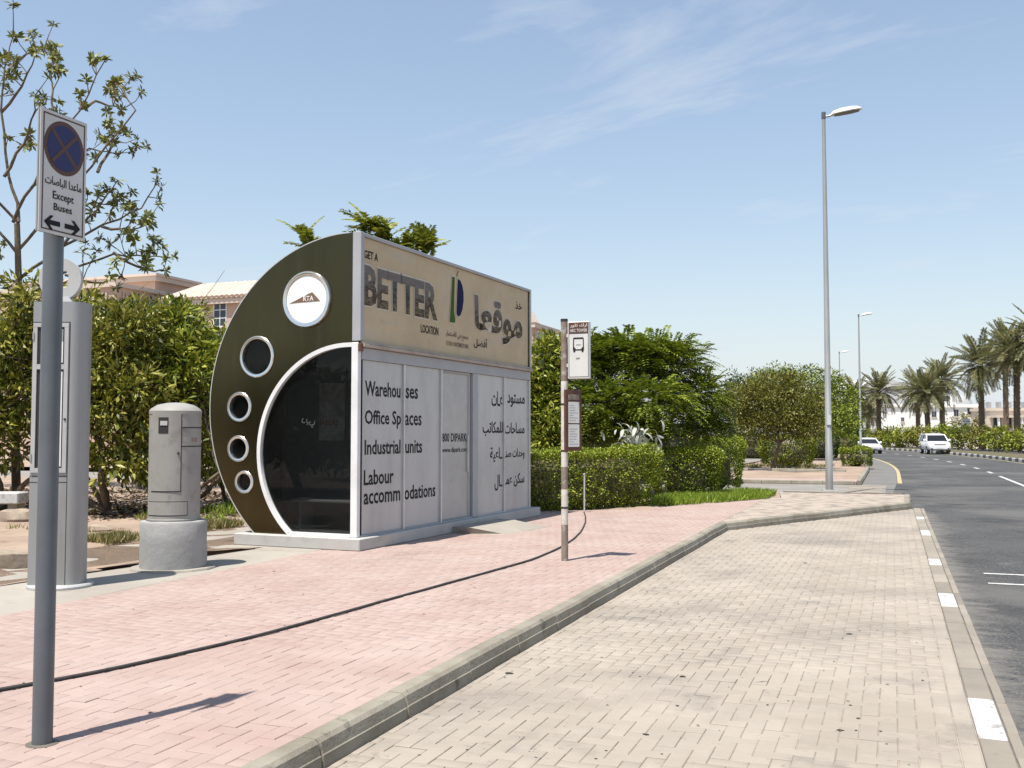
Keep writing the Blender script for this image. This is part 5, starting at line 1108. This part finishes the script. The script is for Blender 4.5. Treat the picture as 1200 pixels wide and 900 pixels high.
# silvery white-leaved plant behind the hedge: each leaf a part
wp = foot(748, 21.8); wt_ = thing('white_leaved_plant', 'pale silvery plant with broad upright leaves standing above the hedge', 'plant', (wp.x, wp.y, 0))
MB().tube([(0, 0, 0), (0.02, 0, 0.5), (0, 0.02, 0.95)], [0.03, 0.025, 0.02], 8).build('stem', 'bark', wt_, True)
v_, f_ = [], []
for i in range(7):
    t = i / 6; w = 0.040 * math.sin(math.pi * (0.12 + 0.85 * t)) ** 0.8; bx = 0.26 * t; bz = 0.05 * math.sin(t * 2.6)
    v_ += [(bx, -w, bz + 0.35 * w), (bx, 0, bz), (bx, w, bz + 0.35 * w)]
for i in range(6): f_ += [(3 * i, 3 * i + 1, 3 * i + 4, 3 * i + 3), (3 * i + 1, 3 * i + 2, 3 * i + 5, 3 * i + 4)]
lm = bpy.data.meshes.new('leaf'); lm.from_pydata(v_, [], f_); lm.materials.append(MATS['leaf_silver']); lm.shade_smooth(); rg = np.random.default_rng(5)
for i in range(85):
    o = bpy.data.objects.new('leaf', lm); COL.objects.link(o); o.parent = wt_
    o.location = (rg.normal(0, 0.27), rg.normal(0, 0.18), rg.uniform(1.0, 1.62) - 0.0); o.rotation_euler = (rg.normal(0, 0.6), -rg.uniform(0.0, 1.35), rg.uniform(0, 6.28)); k = rg.uniform(0.6, 1.1); o.scale = (k, k, k)

# grass, weeds, stones
def blades(n, fnp, h, w, m, name, label, seed):
    rg = np.random.default_rng(seed); P = []
    while len(P) < n:
        q = fnp(rg)
        if q: P.append(q)
    P = np.array(P); A = rdir(n, rg) * 0.55 + np.array([0, 0, 1.0]); N = rdir(n, rg)
    return stuff(tag(leaf_obj(name, [leaf_geo(P, A, N, h * rg.uniform(0.5, 1.3, n), np.full(n, w), 0.05, 0.35)], m, None), label, 'grass'))
GP = [(-4.75, 20.6), (-4.3, 20.95), (-3.4, 22.5), (-2.75, 23.9), (-2.7, 25.4), (-3.6, 25.9), (-4.6, 24.0), (-5.0, 22.0)]
def gp(rg):
    x, y = rg.uniform(-5.1, -2.6), rg.uniform(20.5, 26)
    return (x, y, 0.0) if inpoly(x, y, GP) and noise.noise((x * 1.8, y * 1.8, 0)) > -0.42 else None
blades(15000, gp, 0.17, 0.018, 'grass_green', 'grass', 'bright green grass patch in front of the hedges', 71)
def wd(x0, x1, y0, y1, th):
    def f(rg):
        x, y = rg.uniform(x0, x1), rg.uniform(y0, y1); return (x, y, 0.0) if noise.noise((x * 1.3, y * 1.3, 7)) > th else None
    return f
blades(2600, wd(-10.6, -9.95, 9.5, 14.0, 0.0), 0.14, 0.02, 'dry_grass', 'weeds', 'dry weeds along the edge of the concrete strip', 72)
blades(1800, wd(-12.5, -9.0, 14.2, 18.2, 0.1), 0.20, 0.022, 'grass_green', 'weeds', 'green weeds behind the round shelter end', 73)
blades(2000, wd(-9.0, -2.5, 42, 48, 0.12), 0.2, 0.03, 'dry_grass', 'grass', 'sparse dry grass around the rounded hedge', 74)
blades(1800, wd(-16, -10.4, 9, 16, 0.25), 0.12, 0.02, 'dry_grass', 'weeds', 'scattered dry tufts on the sandy ground', 75)
rg = np.random.default_rng(77); n = 9000; P = []
while len(P) < n:
    x, y = rg.uniform(-22, -10.6), rg.uniform(9, 21); q = noise.noise((x * 0.5, y * 0.5, 3)) + 0.35 * noise.noise((x * 1.9, y * 1.9, 3))
    if (x * 0.55 - y * 0.83) < -18.6 + 0.8 * q and q > -0.25: P.append((x, y, 0.02 + 0.03 * rg.random()))
A = rdir(n, rg) * np.array([1, 1, 0.25]); N = rdir(n, rg) * 0.4 + np.array([0, 0, 1.0])
leafmat('dead_leaf', [(0.030, 0.020, 0.010), (0.065, 0.042, 0.020), (0.120, 0.080, 0.040)], trans=0.05, rough=0.8)
stuff(tag(leaf_obj('leaf_litter', [leaf_geo(np.array(P), A, N, rg.uniform(0.08, 0.18, n), rg.uniform(0.04, 0.08, n))], 'dead_leaf', None), 'brown dead leaves lying under the shrub trees', 'leaf litter'))
def rock(px, py, s, label, seed, flat=0.5, ex=1.5):
    c = ground(px, py); rg = np.random.default_rng(seed); b = MB().lathe([(0, 0), (0.85, 0.0), (1, 0.35), (0.82, 0.85), (0.5, 1.0), (0, 1.02)], 12)
    for i, (x, y, z) in enumerate(b.v):
        k = 1 + 0.28 * noise.noise((x * 1.6 + seed, y * 1.6, z * 1.6)); b.v[i] = (x * k * s * ex, y * k * s, z * s * flat * 2 * (0.5 + 0.5 * k) - 0.02)
    o = b.build('edging_rock', 'stone', None, True); o.location = c; o.rotation_euler.z = rg.uniform(-0.4, 0.4) + YAW; tag(o, label, 'rock'); return o
rock(110, 622, 0.16, 'flat edging stone lying on the sand right of the information pillar', 1, 0.35, 1.8)
rock(12, 664, 0.2, 'rough rock at the left edge beside the concrete strip', 2, 0.5, 1.6)
rock(18, 612, 0.24, 'boulder below the white concrete bench', 3, 0.5, 1.4)
rock(-30, 640, 0.2, 'edging rock just outside the left edge', 4, 0.5, 1.4)
wb_ = foot(-12, 17.5); be = thing('concrete_bench', 'low white concrete bench under the trees at the left edge', 'bench', (wb_.x, wb_.y, 0), YAW)
MB().box(-0.9, 0.62, -0.2, 0.2, 0.30, 0.50, 0.02).build('seat', 'white_paint', be)
for x in (-0.75, 0.42): MB().box(x, x + 0.16, -0.15, 0.15, 0, 0.299).build('leg', 'stone', be)

# ------------------------------------------------------------------ date palms
def frond_mesh(seed, L=3.2, bend_=0.30, m='leaf_palm', pairs=40):
    rg = np.random.default_rng(seed); P = []; A = []; N = []; Ls = []
    V = []; Fq = []
    def c(t): return np.array([L * t * (1 - 0.10 * t), 0.05 * math.sin(t * 4 + seed), -bend_ * L * t * t])
    for i in range(pairs):
        t = 0.14 + 0.86 * i / (pairs - 1); q = c(t); tg = c(min(t + 0.02, 1.02)) - c(t - 0.02); tg /= np.linalg.norm(tg)
        for s_ in (-1, 1):
            P.append(q); A.append(tg * (0.65 + 0.5 * t) + np.array([0, s_ * 1.0, 0.30]) + rg.normal(0, 0.12, 3)); N.append(np.array([-tg[2], 0, tg[0]]) + rg.normal(0, 0.2, 3)); Ls.append(0.56 * (0.45 + 0.55 * math.sin(math.pi * min(1, 0.2 + 0.75 * t))))
    v, f = leaf_geo(np.array(P), np.array(A), np.array(N), np.array(Ls), np.full(len(P), 0.075), 0.1)
    V = list(v); k = len(V); st = []
    for i in range(9):
        t = i / 8; q = c(t); w = 0.045 * (1 - t) + 0.008; V += [q + np.array([0, w, 0.01]), q - np.array([0, w, -0.01])]
    Fq = list(f) + [np.array((k + 2 * i, k + 2 * i + 1, k + 2 * i + 3, k + 2 * i + 2)) for i in range(8)]
    me = fast_mesh('frond', np.array(V), np.array(Fq)); me.materials.append(MATS[m]); return me
FM = [frond_mesh(1, 3.2, 0.18), frond_mesh(2, 3.3, 0.32), frond_mesh(3, 3.0, 0.48), frond_mesh(4, 2.6, 0.5, 'leaf_drypalm', 26)]
def palm(label, px, d, ycrown, seed, k=1.0, nf=56):
    rg = np.random.default_rng(seed); b = foot(px, d, -0.02); H = top_z(ycrown, d) - 0.35
    t = thing('date_palm', label, 'palm tree', b, rg.uniform(0, 6), 'date palms along the median')
    tb = MB(); n = 34; lean = rg.normal(0, 0.12, 2)
    pts = []; rr = []
    for i in range(n + 1):
        f = i / n; z = H * f; x, y = lean[0] * f * f, lean[1] * f * f
        pts.append((x, y, z)); rr.append((0.30 - 0.05 * f + (0.06 if f < 0.06 else 0)) * (1.07 if i % 2 else 0.95) * (1.0 if f < 0.9 else 1.12))
    tr_ = tb.tube(pts, rr, 12).build('trunk', 'palm_bark', t, True)
    sb = MB()                                             # cut leaf bases spiralling up the trunk
    for i in range(110):
        f = 0.08 + 0.9 * i / 110; a = i * 2.39996; z = H * f; r_ = 0.27; x, y = lean[0] * f * f, lean[1] * f * f; cx, sx = math.cos(a), math.sin(a)
        sb.add([(x + cx * (r_ - 0.05) - sx * 0.08, y + sx * (r_ - 0.05) + cx * 0.08, z), (x + cx * (r_ - 0.05) + sx * 0.08, y + sx * (r_ - 0.05) - cx * 0.08, z), (x + cx * (r_ + 0.10), y + sx * (r_ + 0.10), z + 0.22), (x + cx * (r_ - 0.05), y + sx * (r_ - 0.05), z + 0.16)], [(0, 1, 2), (1, 3, 2), (3, 0, 2)])
    stuff(sb.build('leaf_bases', 'palm_bark', tr_))
    for i in range(nf):
        f = i / (nf - 1); el = R(78 - 118 * f ** 0.9) + rg.normal(0, 0.10); az = i * 2.39996 + rg.normal(0, 0.15)
        me = FM[0] if f < 0.3 else FM[1] if f < 0.65 else FM[2]
        if f > 0.88 and rg.random() < 0.6: me = FM[3]
        o = bpy.data.objects.new('frond', me); COL.objects.link(o); o.parent = t
        o.location = (lean[0] + math.cos(az) * 0.15, lean[1] + math.sin(az) * 0.15, H + 0.25 - 0.45 * f); o.rotation_euler = (rg.normal(0, 0.25), -el, az); s_ = k * rg.uniform(0.85, 1.1); o.scale = (s_, s_, s_)
palm('date palm with thick trunk right of the white roadside sign', 1151, 97, 424, 81, 1.08)
palm('tall date palm second from the right edge, nearest the kerb', 1192, 92, 412, 82, 1.1)
palm('slender date palm behind the two right-hand palms', 1179.5, 112, 402, 83, 1.05)
palm('date palm right above the white off-road car', 1088, 112, 456, 84, 0.95)
palm('date palm leaning over the villa, second palm right of the off-road car', 1105, 118, 443, 85, 1.05)
palm('half-hidden date palm left behind the off-road car', 1076, 130, 455, 86, 1.0)
palm('solitary date palm between the sedan and the white villa', 1030, 122, 456, 87, 1.0)
palm('short far date palm just right of the second street lamp', 1017, 150, 480, 88, 0.9)
palm('date palm just left of the second street lamp', 1002, 118, 463, 89, 0.9)
palm('date palm cut by the right edge of the photo', 1222, 88, 392, 90, 1.1)

# flowering shrubs of the median: large leaves
for i, (px, d, w, h) in enumerate(((1225, 78, 40, 1.9), (1197, 84, 36, 1.9), (1172, 90, 32, 2.0), (1147, 95, 30, 2.1), (1122, 99, 30, 2.2), (1100, 102, 26, 2.3), (1078, 105, 26, 2.2), (1060, 107, 24, 2.0), (1044, 110, 22, 1.9), (1028, 113, 22, 1.8), (1010, 116, 22, 1.7), (1128, 108, 40, 3.4))):
    names = ['at the right edge of the photo', 'in front of the rightmost visible palm', 'between the two thick palm trunks', 'at the foot of the thick palm trunk', 'under the white roadside sign', 'just right of the off-road car', 'directly behind the off-road car', 'left of the off-road car', 'in front of the white villa wall', 'at the foot of the solitary palm', 'right behind the sedan', 'tall and olive, above the others in front of the domed villa']
    b = foot(px, d, -0.02); k = d / F; rw = w * k * 0.5; h *= 1.06
    tree('median_shrub', 'big-leaved median shrub ' + names[i], b, 0.4, [(0, 0, h * 0.55, rw, 1.1, h * 0.48), (rw * 0.5, 0.3, h * 0.7, rw * 0.6, 0.9, h * 0.32), (-rw * 0.5, -0.2, h * 0.45, rw * 0.7, 1.0, h * 0.4)],
         'leaf_autumn' if i == 11 else ('leaf_lime' if i % 3 else 'leaf_olive'), 100 + i, n=115, per=14, L=0.24, Wd=0.15, rad=0.35, r=0.05, stems=3, cat='shrub', group='shrubs along the median')

# white roadside sign in the median
sp = foot(1132, 101); rs = thing('roadside_sign', 'small white roadside sign standing among the median shrubs', 'sign', (sp.x, sp.y, 0.1), YAW * 0.3)
for x in (-0.3, 0.3): MB().tube([(x, 0.03, 0), (x, 0.03, 2.6)], 0.04, 8).build('post', 'galvanised', rs)
pb = MB().box(-0.42, 0.42, -0.03, 0.0, 1.75, 2.95).build('panel', 'sign_bright', rs)
for (x0, x1, z0, z1) in ((-0.32, -0.08, 2.62, 2.68), (0.04, 0.3, 2.62, 2.68)): MB().box(x0, x1, -0.034, -0.0301, z0, z1).build('text_line', 'black_ink', pb)
MB().add([(-0.28, -0.032, 2.20), (0.26, -0.032, 2.16), (0.22, -0.032, 2.34), (0.0, -0.032, 2.42), (-0.2, -0.032, 2.33)], [(0, 1, 2, 3, 4)]).build('symbol', 'black_ink', pb)

# ------------------------------------------------------------------ villas
def window(parent, x0, x1, z0, z1, y, sgn=-1, axis='y', fr_m='frame_white', cols=2, rows=3):
    """frame with panes set into a wall face at y (axis y) or x (axis x); sgn = outward direction"""
    def P(a, d, z): return (a, y + sgn * d, z) if axis == 'y' else (y + sgn * d, a, z)
    def bx(name, a0, a1, d0, d1, c0, c1, m, par):
        return fixn(MB().add([P(a, d, z) for z in (c0, c1) for (a, d) in ((a0, d0), (a1, d0), (a1, d1), (a0, d1))], [(3, 2, 1, 0), (4, 5, 6, 7), (0, 1, 5, 4), (1, 2, 6, 5), (2, 3, 7, 6), (3, 0, 4, 7)]).build(name, m, par))
    w = bx('window', x0, x1, 0.0, 0.03, z0, z1, fr_m, parent); g = 0.07
    cw = (x1 - x0 - g) / cols; ch = (z1 - z0 - g) / rows
    for i in range(cols):
        for j in range(rows): bx('pane', x0 + g + i * cw, x0 + (i + 1) * cw, 0.031, 0.04, z0 + g + j * ch, z0 + (j + 1) * ch, 'window_dark', w)
    bx('sill', x0 - 0.1, x1 + 0.1, 0.0, 0.12, z0 - 0.1, z0 - 0.002, 'villa_trim', w)
pv = thing('pink_villa', 'pink rendered villa with tiled roof behind the trees at the left', 'villa', (-45, 58, 0))
def loc(p): return p - Vector((-45, 58, 0))
def yplane(x, y, Y):
    d = ray(x, y); return CAM + d * (Y / d.y)
a = loc(yplane(196, 352, 58)); b = loc(yplane(330, 341, 58)); ez = a.z
MB().box(a.x, b.x + 6, 0.0, 9, 0, ez - 0.5).build('wall', 'villa_pink', pv)
MB().box(a.x - 0.3, b.x + 6.3, -0.35, 9.3, ez - 0.49, ez - 0.12).build('cornice', 'villa_trim', pv)
rf = fixn(MB().add([(a.x - 0.4, -0.45, ez - 0.1), (b.x + 6.4, -0.45, ez - 0.1), (b.x + 6.4, 4.5, ez + 1.7), (a.x - 0.4, 4.5, ez + 1.7), (b.x + 6.4, 9.4, ez - 0.1), (a.x - 0.4, 9.4, ez - 0.1)], [(0, 1, 2, 3), (3, 2, 4, 5), (0, 3, 5), (1, 4, 2), (0, 5, 4, 1)]).build('roof', 'roof_tile', pv))
x = a.x - 0.3; bar = 0
tb = None
while x < b.x + 6.3:                                      # rows of barrel tiles
    m_ = MB().tube([(0, -0.5, ez - 0.02), (0, 4.5, ez + 1.78)], 0.12, 8) if tb is None else None
    if tb is None: o = m_.build('tile_row', 'roof_tile', rf, True); tb = o.data; o.location.x = x
    else: o = link('tile_row', tb, None, rf); o.location.x = x
    x += 0.42
wc = loc(yplane(258, 368, 58))
for dx in (-5.2, 0, 5.2): window(pv, wc.x - 0.55 + dx, wc.x + 0.55 + dx, wc.z - 0.9, wc.z + 0.9, 0.0)
tw = loc(yplane(182, 321, 61)); tl = loc(yplane(60, 321, 61))
MB().box(tl.x - 4, tw.x, 3.0, 13, 0, tw.z - 0.55).build('tower_wall', 'villa_pink', pv)
MB().box(tl.x - 4.3, tw.x + 0.35, 2.65, 13.3, tw.z - 0.54, tw.z - 0.2).build('cornice', 'villa_trim', pv); MB().box(tl.x - 4.5, tw.x + 0.5, 2.5, 13.5, tw.z - 0.199, tw.z).build('parapet', 'villa_trim', pv)
for yy_ in (4.6, 8.0): window(pv, yy_, yy_ + 1.6, tw.z - 2.7, tw.z - 1.2, tw.x, 1, 'x', cols=2, rows=2)
window(pv, tw.x - 3.2, tw.x - 1.2, tw.z - 2.7, tw.z - 1.3, 3.0)
lw = loc(yplane(137, 331, 56)); MB().box(lw.x - 12, lw.x, -2.0, 2.9, 0, lw.z - 0.3).build('wing_wall', 'villa_pink', pv)
MB().box(lw.x - 12.2, lw.x + 0.2, -2.2, 2.95, lw.z - 0.299, lw.z).build('cornice', 'villa_trim', pv)
rl = MB().box(lw.x - 3.2, lw.x - 0.8, -2.12, -2.001, lw.z - 1.6, lw.z - 0.7).build('balcony_panel', 'villa_trim', pv)
for k in range(6): MB().box(lw.x - 3.1 + k * 0.4, lw.x - 2.94 + k * 0.4, -2.2, -2.121, lw.z - 1.5, lw.z - 0.8).build('baluster', 'frame_white', rl)
# tower house behind the shelter's far end
tp = foot(631, 62); tv = thing('tower_house', 'narrow cream tower house with gabled top just right of the shelter', 'villa', (tp.x, tp.y, 0), 0.0)
hz_ = top_z(372, 62)
MB().box(-6, 0, 0, 6, 0, hz_ - 4.0).build('wall', 'villa_pink', tv); MB().box(-6.2, 0.25, -0.25, 6.2, hz_ - 4.0, hz_ - 3.55).build('cornice', 'villa_trim', tv)
MB().box(-5, -0.45, 0.3, 5, hz_ - 3.549, hz_ - 0.55).build('upper_wall', 'villa_pink', tv); MB().box(-5.2, -0.25, 0.1, 5.2, hz_ - 0.55, hz_ - 0.25).build('cornice', 'villa_trim', tv)
fixn(MB().add([(-1.1, 0.05, hz_ - 0.249), (-0.2, 0.05, hz_ - 0.249), (-0.65, 0.05, hz_ + 0.5), (-1.1, 0.9, hz_ - 0.249), (-0.2, 0.9, hz_ - 0.249), (-0.65, 0.9, hz_ + 0.5)], [(0, 1, 2), (5, 4, 3), (0, 2, 5, 3), (1, 4, 5, 2), (0, 3, 4, 1)]).build('finial', 'villa_trim', tv))
for z in (hz_ - 3.2, hz_ - 6.4): window(tv, -1.05, -0.55, z, z + 2.0, 0.3 if z > hz_ - 4 else 0.0, cols=1, rows=2)
for z in (hz_ - 2.9, hz_ - 6.6): window(tv, 1.0, 2.2, z, z + 2.2, -0.45 if z > hz_ - 4 else 0.0, 1, 'x', cols=2, rows=2)
window(tv, -4.2, -2.2, hz_ - 6.4, hz_ - 4.6, 0.0)

# white villas far behind the median
def villa(name, label, px0, px1, ytop, d, depth, m, wins, extra=None):
    a = foot(px0, d); b = foot(px1, d); rz = math.atan2(b.y - a.y, b.x - a.x); w = (b - a).length; h = top_z(ytop, d)
    t = thing(name, label, 'villa', a, rz, 'villas beyond the road'); MB().box(0, w, 0, depth, -0.3, h - 0.5).build('wall', m, t); MB().box(-0.25, w + 0.25, -0.25, depth + 0.25, h - 0.5, h).build('parapet', m, t)
    k = d / F
    for (wx0, wx1, wy0, wy1) in wins: window(t, (wx0 - px0) * k, (wx1 - px0) * k, top_z(wy1, d), top_z(wy0, d), 0.0, fr_m='villa_grey', cols=2, rows=1)
    if extra: extra(t, w, h, k, px0)
    return t
villa('white_villa', 'plain white villa block with one small window between the palms', 1041, 1087, 473, 165, 12, 'villa_white', [(1056, 1060, 489, 494), (1074, 1078, 488, 495)])
def ex1(t, w, h, k, p0):
    MB().box((1092 - p0) * k, (1124 - p0) * k, 1, 9, h + 0.002, top_z(462, 178)).build('upper_storey', 'villa_white', t)
    MB().lathe([(2.0, 0), (1.95, 0.6), (1.6, 1.3), (0.9, 1.75), (0, 1.9)], 20, ((1138 - p0) * k, 4, h + 0.002)).build('dome', 'villa_grey', t, True)
    window(t, (1096 - p0) * k, (1103 - p0) * k, h + 0.6, h + 1.6, 1.0, fr_m='villa_grey', rows=1); window(t, (1108 - p0) * k, (1116 - p0) * k, h + 0.6, h + 1.6, 1.0, fr_m='villa_grey', rows=1)
villa('white_villa', 'white two-storey villa with grey dome behind the palms', 1086, 1150, 474, 178, 14, 'villa_white', [(1092, 1098, 482, 489), (1101, 1106, 482, 490), (1134, 1141, 478, 486), (1118, 1124, 480, 488)], ex1)
def ex2(t, w, h, k, p0):
    for i in range(6): MB().box((1163 - p0 + i * 9) * k, (1165 - p0 + i * 9) * k, -2.2, -1.8, -0.3, h - 1.7).build('column', 'villa_white', t)
    MB().box((1160 - p0) * k, (1225 - p0) * k, -2.4, -0.002, h - 1.7, h - 1.3).build('canopy', 'villa_cream', t)
    for q in (1166, 1178, 1190, 1208): MB().box((q - p0) * k, (q + 3 - p0) * k, 2, 3.2, h + 0.002, h + 1.1).build('water_tank', 'villa_grey', t)
villa('cream_villa', 'cream villa with dark veranda at the right behind the palms', 1157, 1240, 478, 172, 12, 'villa_cream', [(1164, 1174, 487, 501), (1177, 1186, 487, 501), (1190, 1199, 487, 501), (1208, 1218, 487, 501)], ex2)
villa('garden_wall', 'low white wall stretching left of the villa block', 985, 1041, 499, 166, 0.6, 'villa_white', [])
# hangar on the skyline; distance haze is painted into its pale colour
ha = foot(1008, 320); hb = foot(1072, 320); hr = thing('hangar', 'hangar with shallow roof, haze painted in as pale grey, on the skyline above the palms', 'building', ha, math.atan2(hb.y - ha.y, hb.x - ha.x)); wH = (hb - ha).length; z0, z1 = top_z(455, 320), top_z(441, 320)
MB().box(0, wH, 0, 40, -0.3, z0).build('wall', 'hazed_hangar', hr)
fixn(MB().add([(-0.5, -0.5, z0 + 0.002), (wH + 0.5, -0.5, z0 + 0.002), (wH + 0.5, 40, z0 + 0.002), (-0.5, 40, z0 + 0.002), (wH * 0.45, -0.5, z1), (wH * 0.45, 40, z1)], [(0, 1, 4), (3, 5, 2), (0, 4, 5, 3), (1, 2, 5, 4), (0, 3, 2, 1)]).build('roof', 'hazed_hangar', hr))
